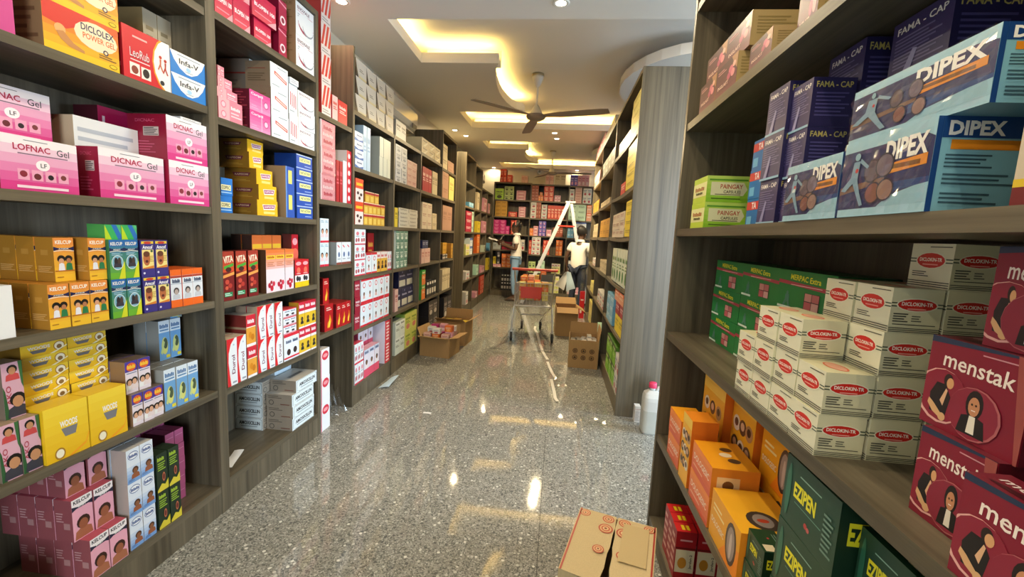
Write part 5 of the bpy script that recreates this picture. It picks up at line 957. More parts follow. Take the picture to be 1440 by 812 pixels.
# ------------------------------------------------------------------ ceiling fans
FANW = plain('ivory_fan_enamel', (0.74, 0.71, 0.62), 0.35); FANB = plain('brown_fan_blade', (0.22, 0.18, 0.15), 0.4); BRASS = plain('fan_brass', (0.42, 0.36, 0.22), 0.35, 0.7)
def fan(x, y, zc, ang, label, R=0.76, drop=0.42):
    t = thing('ceiling_fan', label, 'fan', (x, y, zc), group='ceiling fans')
    q = G(); q.lathe([(0.062, -.0005), (0.064, -.02), (0.05, -.022)], BRASS, n=24); q.build('mounting_ring', t)
    q = G(); q.lathe([(0.058, -.02), (0.055, -.05), (0.040, -.09), (0.018, -.125), (0.012, -.13)], FANW, n=24); q.build('canopy', t)
    q = G(); q.tube([(0, 0, -.12), (0, 0, -drop + .10)], 0.011, FANW, 12); q.build('down_rod', t)
    q = G(); q.lathe([(0.013, -drop + .12), (0.030, -drop + .10), (0.055, -drop + .05), (0.066, -drop + .03), (0.066, -drop + .018)], FANW, n=24); q.build('motor_cover', t)
    q = G(); q.lathe([(0.066, -drop + .018), (0.098, -drop + .012), (0.104, -drop - .002), (0.092, -drop - .02), (0.055, -drop - .038), (0.0, -drop - .042)], FANB, n=28, caps=False); q.build('motor_housing', t)
    for k in range(3):
        a = math.radians(ang + 120 * k); M = Matrix.Rotation(a, 4, 'Z')
        q = G(); vs = []; fs = []; n = 8
        for i in range(n + 1):
            r = 0.10 + (R - 0.10) * i / n; wd = (0.030 + 0.030 * min(1, i / 2.0)) * (1.0 if i < n else 0.80); tw = math.radians(-9)
            for s, e in ((-1, .003), (1, .003), (1, -.003), (-1, -.003)):
                v = Vector((r, s * wd * math.cos(tw), s * wd * math.sin(tw) - drop + .004 + e - 0.03 * (i / n) ** 2 * 0)); vs.append(M @ v)
        for i in range(n):
            for c in range(4): fs.append((4 * i + c, 4 * i + (c + 1) % 4, 4 * i + 4 + (c + 1) % 4, 4 * i + 4 + c))
        fs += [(0, 1, 2, 3), (4 * n + 3, 4 * n + 2, 4 * n + 1, 4 * n)]
        q.add(vs, fs, FANB); q.build('blade', t)
fan(-.308, 4.63, ZU, 102, 'ivory ceiling fan with brown blades under the nearer cove')
fan(-.20, 8.55, ZU, 116, 'ceiling fan in the farther cove near the back shelves')

# ------------------------------------------------------------------ air conditioners and wall camera
ACW = plain('gloss_white_plastic', (0.80, 0.80, 0.77), 0.12, coat=0.6); DARK = plain('dark_vent', (0.03, 0.03, 0.03), 0.5)
def aircon(y0, y1, z0, z1, label):
    t = thing('air_conditioner', label, 'air conditioner', (WXL, (y0 + y1) / 2, z0)); L = (y1 - y0) / 2; H_ = z1 - z0
    prof = [(0.001, 0), (0.15, 0), (0.20, 0.03), (0.225, 0.08), (0.225, H_ - .05), (0.205, H_ - .01), (0.18, H_), (0.001, H_)]
    q = G(); n = len(prof); vs = [(x, -L, z) for x, z in prof] + [(x, L, z) for x, z in prof]
    q.add(vs, [tuple(range(n)), tuple(range(2 * n - 1, n - 1, -1))] + [(i, i + n, (i + 1) % n + n, (i + 1) % n) for i in range(n)], ACW); q.build('casing', t)
    q = G(); q.box(.155, -L + .04, -.012, .200, L - .04, -.002, ACW); q.build('louvre', t)
    q = G(); q.box(.2255, L - .16, .03, .229, L - .03, .075, DARK); q.build('display_window', t)
    q = G(); q.box(.03, L + .0005, .01, .12, L + .02, .06, DARK); q.build('pipe_outlet', t)
aircon(4.02, 4.74, 2.41, 2.66, 'glossy white air conditioner on the wall above the left shelves')
aircon(8.45, 9.15, 2.38, 2.62, 'white air conditioner in the far left corner')
t = thing('security_camera', 'small white security camera on the back wall', 'camera', (-.5, WYB, 2.79))
q = G(); q.lathe([(0.04, 0), (0.04, 0.008)], ACW, n=18)
q.v = [(x, -z - .0005, y) for x, y, z in q.v]; q.build('mount', t)
q = G(); q.tube([(0, -.008, 0), (0, -.05, 0)], .014, ACW, 10); q.tube([(0, -.045, 0), (0, -.15, -.012)], .040, ACW, 16); q.build('housing', t)
q = G(); q.tube([(0, -.1505, -.012), (0, -.155, -.0125)], .026, DARK, 16); q.build('lens', t)

# ------------------------------------------------------------------ cardboard cartons on the floor
def kraft(name, col):
    m, nt, b = nodes_of(name)
    geo = nt.nodes.new('ShaderNodeNewGeometry'); mp = nt.nodes.new('ShaderNodeMapping'); mp.inputs['Scale'].default_value = (60, 60, 4)
    nt.links.new(geo.outputs['Position'], mp.inputs[0])
    n = nt.nodes.new('ShaderNodeTexNoise'); n.inputs['Scale'].default_value = 4; n.inputs['Detail'].default_value = 5; nt.links.new(mp.outputs[0], n.inputs[0])
    mx = nt.nodes.new('ShaderNodeMix'); mx.data_type = 'RGBA'; mx.inputs[6].default_value = (*[c * .82 for c in col], 1); mx.inputs[7].default_value = (*[c * 1.12 for c in col], 1)
    nt.links.new(n.outputs[0], mx.inputs[0]); nt.links.new(mx.outputs[2], b.inputs['Base Color']); b.inputs['Roughness'].default_value = .75
    return m
KRAFT = kraft('brown_corrugated_board', (0.36, 0.215, 0.085)); KRAFTL = kraft('pale_corrugated_board', (0.50, 0.39, 0.22)); INKM = plain('black_print', (0.035, 0.025, 0.02), 0.7)
def open_carton(label, cx, cy, w, d, h, rz, flaps, mat=KRAFT, marks=False):
    """flaps: angles in degrees from upright for front, back, left, right (None = missing)"""
    t = thing('cardboard_carton', label, 'carton', (cx, cy, 0), rz, group='cartons on the floor'); e = 0.005
    q = G(); z = 0.0006
    q.box(-w / 2, -d / 2, z, w / 2, d / 2, z + e, mat)
    q.box(-w / 2, -d / 2, z + e, w / 2, -d / 2 + e, h, mat); q.box(-w / 2, d / 2 - e, z + e, w / 2, d / 2, h, mat)
    q.box(-w / 2, -d / 2 + e, z + e, -w / 2 + e, d / 2 - e, h, mat); q.box(w / 2 - e, -d / 2 + e, z + e, w / 2, d / 2 - e, h, mat)
    if marks:
        def put(u, v, l): return (-w / 2 + u, -d / 2 - l, v)
        it = []
        for i in range(3):
            for j in range(2):
                a, b = .22 + .28 * i, .62 - .24 * j
                it += [('e', a, b, .085, .085, '241a12'), ('e', a, b, .070, .070, '8a6534')]
                it += [('r', a - .035, b - .05, a - .012, b + .05, '241a12'), ('r', a + .012, b - .05, a + .035, b + .05, '241a12')] if (i + j) % 2 == 0 else [('p', ((a - .045, b - .03), (a + .045, b - .03), (a, b + .05)), '241a12')]
        decals(q, it, w, h, put)
    q.build('carton_body', t)
    fl = d / 2 * .62
    specs = [((0, -d / 2, h), w - .006, Vector((0, -1, 0)), Vector((1, 0, 0))), ((0, d / 2, h), w - .006, Vector((0, 1, 0)), Vector((1, 0, 0))), ((-w / 2, 0, h), d - .006, Vector((-1, 0, 0)), Vector((0, 1, 0))), ((w / 2, 0, h), d - .006, Vector((1, 0, 0)), Vector((0, 1, 0)))]
    for (o, ln, out_, al), ang in zip(specs, flaps):
        if ang is None: continue
        a = math.radians(ang); dr = out_ * math.sin(a) + Vector((0, 0, 1)) * math.cos(a); nr = out_ * math.cos(a) - Vector((0, 0, 1)) * math.sin(a)
        o = Vector(o) + Vector((0, 0, .001)); q = G(); P = []
        for s, r_, k in ((-1, 0, 0), (1, 0, 0), (1, 1, 0), (-1, 1, 0), (-1, 0, 1), (1, 0, 1), (1, 1, 1), (-1, 1, 1)):
            P.append(o + al * s * ln / 2 * (1 if r_ == 0 else .97) + dr * fl * r_ - nr * e * k)
        q.add(P, [(0, 1, 2, 3), (7, 6, 5, 4), (0, 4, 5, 1), (1, 5, 6, 2), (2, 6, 7, 3), (3, 7, 4, 0)], mat); q.build('flap', t)
    return t
CI = []
def fill(cx, cy, w, d, rz, z0, z1, nx, ny, keys, lab, seed, top_tilt=0.0):
    """columns of small packs standing inside a carton, turned at random"""
    rnd = random.Random(seed); M = Matrix.Rotation(rz, 3, 'Z'); cw, cd = (w - .02) / nx, (d - .02) / ny; cnt = 0
    for i in range(nx):
        for j in range(ny):
            z = z0; H_ = z1 * rnd.uniform(.86, 1.06)
            while z < H_ - .02:
                bh = rnd.choice((.045, .055, .065)); a = math.radians(rnd.uniform(-16, 16)); bw, bd = cw * .80, cd * .74
                key = rnd.choice(keys); p = M @ Vector((-w / 2 + .01 + cw * (i + .5), -d / 2 + .01 + cd * (j + .5), 0)); cnt += 1
                last = z + bh >= H_ - .02
                if last:          # only what shows at the top of the heap is built one by one
                    k = len(CI); CI.append(1)
                    o = link(PROD[key]['n'], carton_mesh(key, bw, bh, bd), None, (cx + p.x, cy + p.y, z + .0006), rz + a, category='box')
                    o['label'] = PROD[key]['l'] + ', ' + ORD[i] + '-from-left, ' + ('front' if j == 0 else ORD[j] + ' row') + ', top of ' + lab; o['group'] = 'loose packs in ' + lab
                else:
                    k = len(CI); CI.append(1)
                    o = link(PROD[key]['n'], carton_mesh(key, bw, bh, bd), None, (cx + p.x, cy + p.y, z + .0006), rz + a, category='box')
                    o['label'] = PROD[key]['l'] + ', ' + ORD[i] + '-from-left, ' + ('front' if j == 0 else ORD[j] + ' row') + ', ' + ORD[int((z - z0) / .04)] + ' layer, ' + lab; o['group'] = 'loose packs in ' + lab
                z += bh + .0012
    return cnt
open_carton('open brown carton heaped with pink packs beside left shelves', -1.232, 4.545, .34, .32, .215, math.radians(-8), (78, 20, 25, 80))
fill(-1.232, 4.545, .33, .31, math.radians(-8), .13, .29, 3, 3, ['pinkwh', 'magk', 'redk', 'whk', 'pinkk', 'orangek'], 'left pink-pack carton', 3)
open_carton('open brown carton of yellow packs behind the pink-pack carton', -1.20, 5.10, .36, .34, .285, math.radians(-4), (62, 4, None, 60))
fill(-1.20, 5.10, .35, .33, math.radians(-4), .21, .27, 3, 3, ['yelk', 'goldpile', 'whk'], 'left yellow-pack carton', 5)
open_carton('open brown carton with printed handling marks at right shelves', .345, 4.60, .31, .38, .30, math.radians(-2), (None, 6, None, 8), marks=True)
fill(.345, 4.60, .30, .37, math.radians(-2), .20, .275, 5, 3, ['whk', 'smallwh'], 'handling-mark carton', 8)
open_carton('squashed brown carton behind the handling-mark carton', .18, 6.02, .30, .36, .40, math.radians(3), (125, 40, None, 120))
fill(.18, 6.02, .29, .35, math.radians(3), .22, .30, 2, 2, ['brownred', 'redk'], 'squashed carton', 9)

# the taped cream carton in the foreground, its top tape torn open
t = thing('taped_carton', 'cream carton with red stamps and torn tape in foreground', 'carton', (.248, 1.382, 0), math.radians(-15))
REDE = plain('red_printed_edge', (0.30, 0.035, 0.04), .5); CREAM = kraft('cream_carton_board', (0.62, 0.49, 0.27)); TAPE = plain('clear_brown_tape', (0.60, 0.47, 0.25), .12)
q = G(); W_, D_2, H_ = .285, .338, .30; e = .005
q.box(-W_ / 2, -D_2 / 2, .0006, W_ / 2, -D_2 / 2 + e, H_, CREAM); q.box(-W_ / 2, D_2 / 2 - e, .0006, W_ / 2, D_2 / 2, H_, CREAM)
q.box(-W_ / 2, -D_2 / 2 + e, .0006, -W_ / 2 + e, D_2 / 2 - e, H_, REDE); q.box(W_ / 2 - e, -D_2 / 2 + e, .0006, W_ / 2, D_2 / 2 - e, H_, REDE)
q.box(-W_ / 2 + e, -D_2 / 2 + e, .0006, W_ / 2 - e, D_2 / 2 - e, .006, CREAM); q.build('carton_body', t)
for s in (-1, 1):
    q = G(); n = 10; vs = []; fs = []
    for i in range(n + 1):
        y = -D_2 / 2 + D_2 * i / n; inner = (0.002 + 0.016 * max(0, .72 - i / n) + 0.002 * math.sin(i * 2.1)) * s; sag = .010 * max(0, .8 - i / n)
        for x, z in ((s * W_ / 2, H_ + .001), (inner, H_ + .001 - sag), (inner, H_ + .005 - sag), (s * W_ / 2, H_ + .005)): vs.append((x, y, z))
    for i in range(n):
        for c in range(4): fs.append((4 * i + c, 4 * i + (c + 1) % 4, 4 * i + 4 + (c + 1) % 4, 4 * i + 4 + c))
    fs += [(0, 1, 2, 3), (4 * n + 3, 4 * n + 2, 4 * n + 1, 4 * n)]
    q.add(vs, fs, CREAM)
    stamps = [(s * .118, .145, .020), (s * .030, .142, .022), (s * .032, .085, .026), (s * .040, -.03, .020)]
    for x, y, r in stamps:
        z = H_ + .0056
        for rr, col in ((r, 'b8503a'), (r * .8, 'd9b886'), (r * .62, 'c4654a'), (r * .40, 'dcbf90'), (r * .2, '8a4a34')):
            q.add([(x + rr * math.cos(2 * math.pi * k / 18), y + rr * math.sin(2 * math.pi * k / 18), z) for k in range(18)], [tuple(range(18))], card(col)); z += .0002
    q.box(s * (W_ / 2 - .006) - .003, -D_2 / 2, H_ + .0052, s * (W_ / 2 - .006) + .003, D_2 / 2, H_ + .0056, card('a83a30'))
    q.build('top_flap', t)
q = G(); vs = []; fs = []; n = 12
for i in range(n + 1):
    y = -.06 + .20 * i / n
    for j in range(6):
        vs.append((.028 + .018 * j, y, H_ + .0062 + .0022 * abs(math.sin(i * 2.3 + j * 1.7))))
for i in range(n):
    for j in range(5): a = i * 6 + j; fs.append((a, a + 1, a + 7, a + 6))
q.add(vs, fs, TAPE, True); q.build('tape', t)

# ------------------------------------------------------------------ supermarket trolley
CHROME = plain('trolley_chrome', (0.62, 0.60, 0.55), 0.28, 0.9); REDP = plain('trolley_red_plastic', (0.55, 0.05, 0.03), 0.4); RUB = plain('black_rubber', (0.03, 0.03, 0.03), 0.6)
t = thing('shopping_trolley', 'wire shopping trolley with red handle holding orange packs', 'trolley', (-.29, 5.8, 0), math.radians(4))
def bw(y): return .235 - .07 * (y + .30) / .72          # half width of the basket at depth y
def bt(y): return .745 - .05 * (y + .30) / .72
def bb(y): return .46 + .05 * (y + .30) / .72
q = G(); y0, y1 = -.30, .42
for z_ in ('top', 'mid', 'bot'):
    P = []
    for y in (y0, y1):
        z = {'top': bt(y), 'mid': (bt(y) + bb(y)) / 2, 'bot': bb(y)}[z_]; P.append((bw(y), y, z))
    loop = [P[0], P[1], (-P[1][0], P[1][1], P[1][2]), (-P[0][0], P[0][1], P[0][2]), P[0]]
    q.tube(loop, .0055 if z_ != 'mid' else .003, CHROME, 6)
for i in range(15):
    y = y0 + (y1 - y0) * i / 14
    for s in (-1, 1): q.tube([(s * bw(y), y, bb(y)), (s * bw(y), y, bt(y))], .0024, CHROME, 5)
    q.tube([(-bw(y), y, bb(y)), (bw(y), y, bb(y))], .0024, CHROME, 5)
for i in range(11):
    f = -1 + 2 * i / 10
    q.tube([(f * bw(y1), y1, bb(y1)), (f * bw(y1), y1, bt(y1))], .0024, CHROME, 5); q.tube([(f * bw(y0), y0, bb(y0)), (f * bw(y0), y0, bt(y0))], .0024, CHROME, 5)
    q.tube([(f * bw(y0), y0, bb(y0)), (f * bw(y1), y1, bb(y1))], .0024, CHROME, 5)
q.build('wire_basket', t)
q = G()
for s in (-1, 1):
    q.tube([(s * .265, -.40, .12), (s * .245, -.33, .44), (s * .24, -.31, .46)], .012, CHROME, 8)
    q.tube([(s * .24, -.31, .46), (s * .245, -.33, .75), (s * .258, -.38, .925)], .010, CHROME, 8)
    q.tube([(s * .24, -.30, .455), (s * .16, .10, .25), (s * .135, .36, .13)], .012, CHROME, 8)
    q.tube([(s * .24, -.30, .452), (s * .17, .40, .495)], .010, CHROME, 8)
q.tube([(-.24, -.31, .45), (.24, -.31, .45)], .011, CHROME, 8); q.tube([(-.17, .06, .27), (.17, .06, .27)], .010, CHROME, 8)
q.build('frame', t)
q = G(); q.tube([(-.29, -.385, .93), (.29, -.385, .93)], .017, REDP, 12); q.build('handle', t)
q = G(); q.box(-.17, -.318, .55, .10, -.310, .70, REDP); q.build('child_seat_panel', t)
q = G(); q.box(.08, -.345, .78, .235, -.339, .87, plain('grey_trolley_sign', (.10, .10, .09), .5)); q.build('sign_plate', t)
for s, y, x in ((-1, -.40, .265), (1, -.40, .265), (-1, .36, .135), (1, .36, .135)):
    q = G(); M_ = [(.046, -.016), (.056, -.012), (.056, .012), (.046, .016)]
    vs = []; fs = []; n = 18
    for r, dx in M_:
        for k in range(n): a = 2 * math.pi * k / n; vs.append((s * x + dx, y + r * math.cos(a), .0572 + r * math.sin(a)))
    for i in range(3):
        for k in range(n): fs.append((i * n + k, i * n + (k + 1) % n, (i + 1) * n + (k + 1) % n, (i + 1) * n + k))
    fs += [tuple(range(n)), tuple(range(3 * n, 4 * n))[::-1]]
    q.add(vs, fs, RUB); wl = q.build('wheel', t)
    q = G(); q.box(s * x - .024, y - .012, .05, s * x - .019, y + .012, .135, CHROME); q.box(s * x + .019, y - .012, .05, s * x + .024, y + .012, .135, CHROME); q.box(s * x - .024, y - .012, .128, s * x + .024, y + .012, .136, CHROME); q.build('wheel_fork', wl)
rnd = random.Random(4); MT = Matrix.Rotation(math.radians(4), 3, 'Z')
for i in range(4):
    for j in range(5):
        y = -.215 + .105 * j; wv = 2 * bw(y + .05) - .045; x = -wv / 2 + wv * (i + .5) / 4; z = .518
        n = rnd.choice((4, 4, 5, 6)) if not (j == 0) else 4
        for k in range(n):
            key = rnd.choice(('orangek', 'goldpile', 'orangek', 'palyel', 'orwh')); p = MT @ Vector((x, y, 0))
            o = link(PROD[key]['n'], carton_mesh(key, wv / 4 * .84, .058, .082), None, (-.29 + p.x, 5.8 + p.y, z + .0592 * k), math.radians(4 + rnd.uniform(-6, 6)), category='box')
            o['label'] = PROD[key]['l'] + ', ' + ORD[i] + '-from-left, ' + ORD[j] + ' row, ' + ORD[k] + ' layer, in wire trolley'; o['group'] = 'packs in the trolley'

# ------------------------------------------------------------------ aluminium step ladder
ALU = plain('ladder_aluminium', (0.74, 0.76, 0.76), 0.35, 0.55); t = thing('step_ladder', 'aluminium folding step ladder standing before the back shelves', 'ladder', (.0, 8.50, 0))
AP = Vector((.18, 0, 2.04))
def rail(name, a, b, wdt, mat=ALU, th=.028):
    a, b = Vector(a), Vector(b); d = (b - a).normalized(); s = Vector((0, 1, 0)); u = d.cross(s).normalized(); q = G(); vs = []
    for p in (a, b):
        for i, j in ((-1, -1), (1, -1), (1, 1), (-1, 1)): vs.append(p + u * wdt / 2 * i + s * th / 2 * j)
    q.add(vs, [(3, 2, 1, 0), (4, 5, 6, 7), (0, 1, 5, 4), (1, 2, 6, 5), (2, 3, 7, 6), (3, 0, 4, 7)], mat); return q.build(name, t)
for s in (-1, 1):
    rail('front_rail', (-.64, s * .235, .0005 + .03), (.165, s * .165, 2.04), .066); rail('rear_rail', (.645, s * .235, .0005 + .03), (.215, s * .165, 2.0), .05)
    for x in (-.64, .645): q = G(); q.box(x - .045, s * .235 - .022, .0006, x + .045, s * .235 + .022, .045, RUB); q.build('foot', t)
for k in range(7):
    f = .11 + .125 * k; x = -.64 + .805 * f; z = .03 + 2.01 * f; w_ = .235 - .07 * f
    q = G(); q.box(x - .04, -w_ + .012, z - .015, x + .04, w_ - .012, z + .01, ALU); q.build('tread', t)
q = G(); q.box(.10, -.19, 2.02, .29, .19, 2.05, ALU); q.build('top_plate', t)
for s in (-1, 1): rail('spreader', (.0 - .02, s * .19, 1.58), (.305, s * .19, 1.58), .022, REDP, .012)

# ------------------------------------------------------------------ people
SKIN = plain('dark_brown_skin', (0.085, 0.042, 0.026), 0.45); HAIRM = plain('black_hair', (0.012, 0.010, 0.010), 0.5, scale=200)
SHIRT = plain('white_polo_cotton', (0.74, 0.72, 0.69), 0.8, scale=120); JEANL = plain('light_blue_denim', (0.20, 0.34, 0.55), 0.8, scale=160, vary=.2); JEAND = plain('navy_denim', (0.022, 0.032, 0.065), 0.8, scale=160, vary=.2)
SHOEM = plain('dark_leather', (0.045, 0.025, 0.018), .4)
def skin_mesh(pts, edges, root, sub=2):
    """a continuous surface grown over a joint graph; pts: name -> ((x, y, z), rx, ry)"""
    names = list(pts); me = bpy.data.meshes.new('grown'); me.from_pydata([pts[n][0] for n in names], [(names.index(a), names.index(b)) for a, b in edges], [])
    o = bpy.data.objects.new('grown', me); COL.objects.link(o)
    m = o.modifiers.new('skin', 'SKIN'); m.branch_smoothing = .6; m.use_smooth_shade = True
    for i, n in enumerate(names): sv = me.skin_vertices[0].data[i]; sv.radius = (pts[n][1], pts[n][2]); sv.use_root = (n == root)
    s = o.modifiers.new('sub', 'SUBSURF'); s.levels = sub; s.render_levels = sub
    bpy.context.view_layer.update(); ev = o.evaluated_get(bpy.context.evaluated_depsgraph_get()); r = bpy.data.meshes.new_from_object(ev)
    vs = [tuple(v.co) for v in r.vertices]; fs = [tuple(p.vertices) for p in r.polygons]
    bpy.data.objects.remove(o); bpy.data.meshes.remove(me); bpy.data.meshes.remove(r)
    return vs, fs
def person(label, loc, rz, J, jeans, female):
    t = thing('person', label, 'person', loc, rz)
    P = {k: Vector(v) for k, v in J.items()}
    mid = lambda a, b, f=.5: P[a].lerp(P[b], f)
    pts = {'pelvis': (P['pelvis'], .115, .10), 'spine': (P['spine'], .105, .085), 'chest': (P['chest'], .125, .095), 'nb': (P['nb'], .055, .055), 'neck': (P['neck'], .048, .05), 'jaw': (P['jaw'], .062, .070), 'head': (P['head'], .078, .094), 'crown': (P['crown'], .050, .062)}
    ed = [('pelvis', 'spine'), ('spine', 'chest'), ('chest', 'nb'), ('nb', 'neck'), ('neck', 'jaw'), ('jaw', 'head'), ('head', 'crown')]
    for s in 'lr':
        pts.update({'sh' + s: (P['sh' + s], .055, .055), 'ua' + s: (mid('sh' + s, 'el' + s), .044, .044), 'el' + s: (P['el' + s], .036, .036), 'fa' + s: (mid('el' + s, 'wr' + s, .35), .036, .034), 'wr' + s: (P['wr' + s], .025, .021), 'pm' + s: (P['pm' + s], .034, .018),
                    'hp' + s: (P['hp' + s], .085, .09), 'th' + s: (mid('hp' + s, 'kn' + s), .072, .075), 'kn' + s: (P['kn' + s], .050, .052), 'cf' + s: (mid('kn' + s, 'an' + s, .35), .050, .052), 'an' + s: (P['an' + s], .034, .036), 'to' + s: (P['to' + s], .036, .026)})
        ed += [('chest', 'sh' + s), ('sh' + s, 'ua' + s), ('ua' + s, 'el' + s), ('el' + s, 'fa' + s), ('fa' + s, 'wr' + s), ('wr' + s, 'pm' + s), ('pelvis', 'hp' + s), ('hp' + s, 'th' + s), ('th' + s, 'kn' + s), ('kn' + s, 'cf' + s), ('cf' + s, 'an' + s), ('an' + s, 'to' + s)]
    g = G(); vs, fs = skin_mesh(pts, ed, 'pelvis'); g.add(vs, fs, SKIN, True)
    for s in 'lr':                                            # fingers: four of unequal length and a thumb from the side of the palm
        w_, p = P['wr' + s], P['pm' + s]; d = (p - w_).normalized(); sd = Vector(J.get('side' + s, (1, 0, 0))).normalized(); cu = Vector(J.get('curl' + s, (0, -1, 0))).normalized()
        for i, (o_, ln) in enumerate(((-.026, .062), (-.009, .074), (.009, .070), (.025, .054))):
            b = p + sd * o_ + d * .012; g.tube([b, b + d * ln * .45 + cu * .008, b + d * ln * .78 + cu * .026, b + d * ln * .88 + cu * .045], [.0092, .0088, .008, .0065], SKIN, 6)
        b = w_ + d * .028 - sd * .024; g.tube([b, b - sd * .022 + d * .022, b - sd * .026 + d * .046 + cu * .014], [.011, .010, .008], SKIN, 6)
    hd, jw = P['head'], P['jaw']; f = Vector(J['face']).normalized(); up = (P['crown'] - P['jaw']).normalized(); rt = f.cross(up).normalized()
    eye = jw.lerp(P['crown'], .42)
    g.tube([eye + f * .088 + up * .012, eye + f * .102 - up * .022, eye + f * .092 - up * .034], [.008, .014, .010], SKIN, 7)
    for s in (-1, 1):
        e = eye + rt * .03 * s + f * .082; g.tube([e - rt * .012, e + rt * .012], [.007, .007], plain('eye_white', (.7, .68, .62), .2), 7); g.tube([e + f * .003 - rt * .004, e + f * .003 + rt * .004], .006, HAIRM, 7)
        er = eye + rt * .082 * s - f * .008 - up * .012; g.tube([er - up * .024, er, er + up * .024], [.008, .014, .009], SKIN, 7)
    m_ = eye + f * .082 - up * .060; g.tube([m_ - rt * .022, m_ + f * .006, m_ + rt * .022], [.004, .008, .004], plain('lips', (.13, .045, .04), .4), 7)
    g.build('body', t)
    # polo shirt with short sleeves, open collar and loose hem
    hem = P['pelvis'] + Vector((0, 0, -.17 if female else -.14))
    sp = {'hem': (hem, .190, .160), 'waist': (P['spine'], .158, .132), 'chest': (P['chest'], .152, .124), 'nb': (P['nb'] + Vector((0, 0, -.012)), .072, .068)}; se = [('hem', 'waist'), ('waist', 'chest'), ('chest', 'nb')]
    for s in 'lr':
        sp['sh' + s] = (P['sh' + s], .074, .074); sp['sl' + s] = (P['sh' + s].lerp(P['el' + s], .62), .066, .066); se += [('chest', 'sh' + s), ('sh' + s, 'sl' + s)]
    q = G(); vs, fs = skin_mesh(sp, se, 'hem'); q.add(vs, fs, SHIRT, True); sh = q.build('shirt', t)
    q = G(); n = 16; vs = []; c = P['nb'] + Vector((0, 0, .010))
    for k in range(n):
        a = 2 * math.pi * k / n
        vs += [c + Vector((.062 * math.cos(a), .062 * math.sin(a), .030)), c + Vector((.084 * math.cos(a), .084 * math.sin(a), -.012))]
    q.add(vs, [(2 * k, 2 * k + 1, (2 * k + 3) % (2 * n), (2 * k + 2) % (2 * n)) for k in range(n)], SHIRT, True); q.build('collar', sh)
    jp = {'pelvis': (P['pelvis'], .112, .098)}; je = []
    for s in 'lr':
        jp.update({'hp' + s: (P['hp' + s], .090, .094), 'th' + s: (mid('hp' + s, 'kn' + s), .083, .086), 'kn' + s: (P['kn' + s], .062, .064), 'cf' + s: (mid('kn' + s, 'an' + s, .4), .060, .062), 'an' + s: (P['an' + s] + Vector((0, 0, .03)), .050, .052)})
        je += [('pelvis', 'hp' + s), ('hp' + s, 'th' + s), ('th' + s, 'kn' + s), ('kn' + s, 'cf' + s), ('cf' + s, 'an' + s)]
    q = G(); vs, fs = skin_mesh(jp, je, 'pelvis'); q.add(vs, fs, jeans, True); q.build('jeans', t)
    for s in 'lr':
        a, b = P['an' + s], P['to' + s]; d = Vector((b.x - a.x, b.y - a.y, 0)).normalized(); sd = Vector((-d.y, d.x, 0)); heel = Vector((a.x, a.y, 0)) - d * .055; tip = Vector((b.x, b.y, 0)) + d * .05; L_ = (tip - heel).length
        q = G(); vs = []; fs = []; n = 8; m = 8
        for i in range(n + 1):
            u = i / n; c = heel.lerp(tip, u); w_ = .034 + .012 * math.sin(math.pi * min(1, u * 1.1)) - (.016 if i in (0, n) else 0); hh = (.075 if u < .35 else .075 - (u - .35) * .06) * (1 if 0 < i < n else .6)
            for k in range(m):
                an = 2 * math.pi * k / m; vs.append(c + sd * w_ * math.cos(an) + Vector((0, 0, max(.001, hh * (.5 + .5 * math.sin(an))))))
        for i in range(n):
            for k in range(m): fs.append((i * m + k, i * m + (k + 1) % m, (i + 1) * m + (k + 1) % m, (i + 1) * m + k))
        fs += [tuple(range(m))[::-1], tuple(range(n * m, n * m + m))]
        q.add(vs, fs, SHOEM, True); q.build('shoe', t)
    # hair cap following the skull, off the face
    q = G(); vs = []; fs = []; c = hd + up * .022 - f * .012; n, m = 18, 9
    for i in range(m + 1):
        ph = math.pi * .64 * i / m
        for k in range(n):
            a = 2 * math.pi * k / n; front = max(0, math.cos(a)); lim = ph * (1 - .38 * front)
            vs.append(c + up * .118 * math.cos(lim) + (f * math.cos(a) * .106 + rt * math.sin(a) * .092) * math.sin(lim))
    for i in range(m):
        for k in range(n): fs.append((i * n + k, i * n + (k + 1) % n, (i + 1) * n + (k + 1) % n, (i + 1) * n + k))
    q.add(vs, fs, HAIRM, True)
    if female:
        b = hd - f * .115 + up * .01; q.lathe([(0.0, -.05), (.034, -.04), (.05, 0), (.036, .042), (0.0, .05)], HAIRM, tuple(b), 14, caps=False)
        q.tube([b - up * .03, b - f * .02 - up * .12, b - up * .20], [.030, .026, .010], HAIRM, 8)
    h = q.build('hair', t)
    if female:
        q = G(); pts_ = [c + (f * math.cos(a) * .030 + rt * math.sin(a) * .100) * 1.0 + up * (.112 * math.cos(a * .0 + (abs(a) if abs(a) < 9 else 0)) * 0 + .118 * math.sqrt(max(0, 1 - (math.sin(a)) ** 2 * .98))) for a in [math.pi * (k / 12 - .5) for k in range(13)]]
        q.tube(pts_, .011, plain('red_white_headband', (.62, .16, .15), .6), 6); q.build('headband', t)
    return t
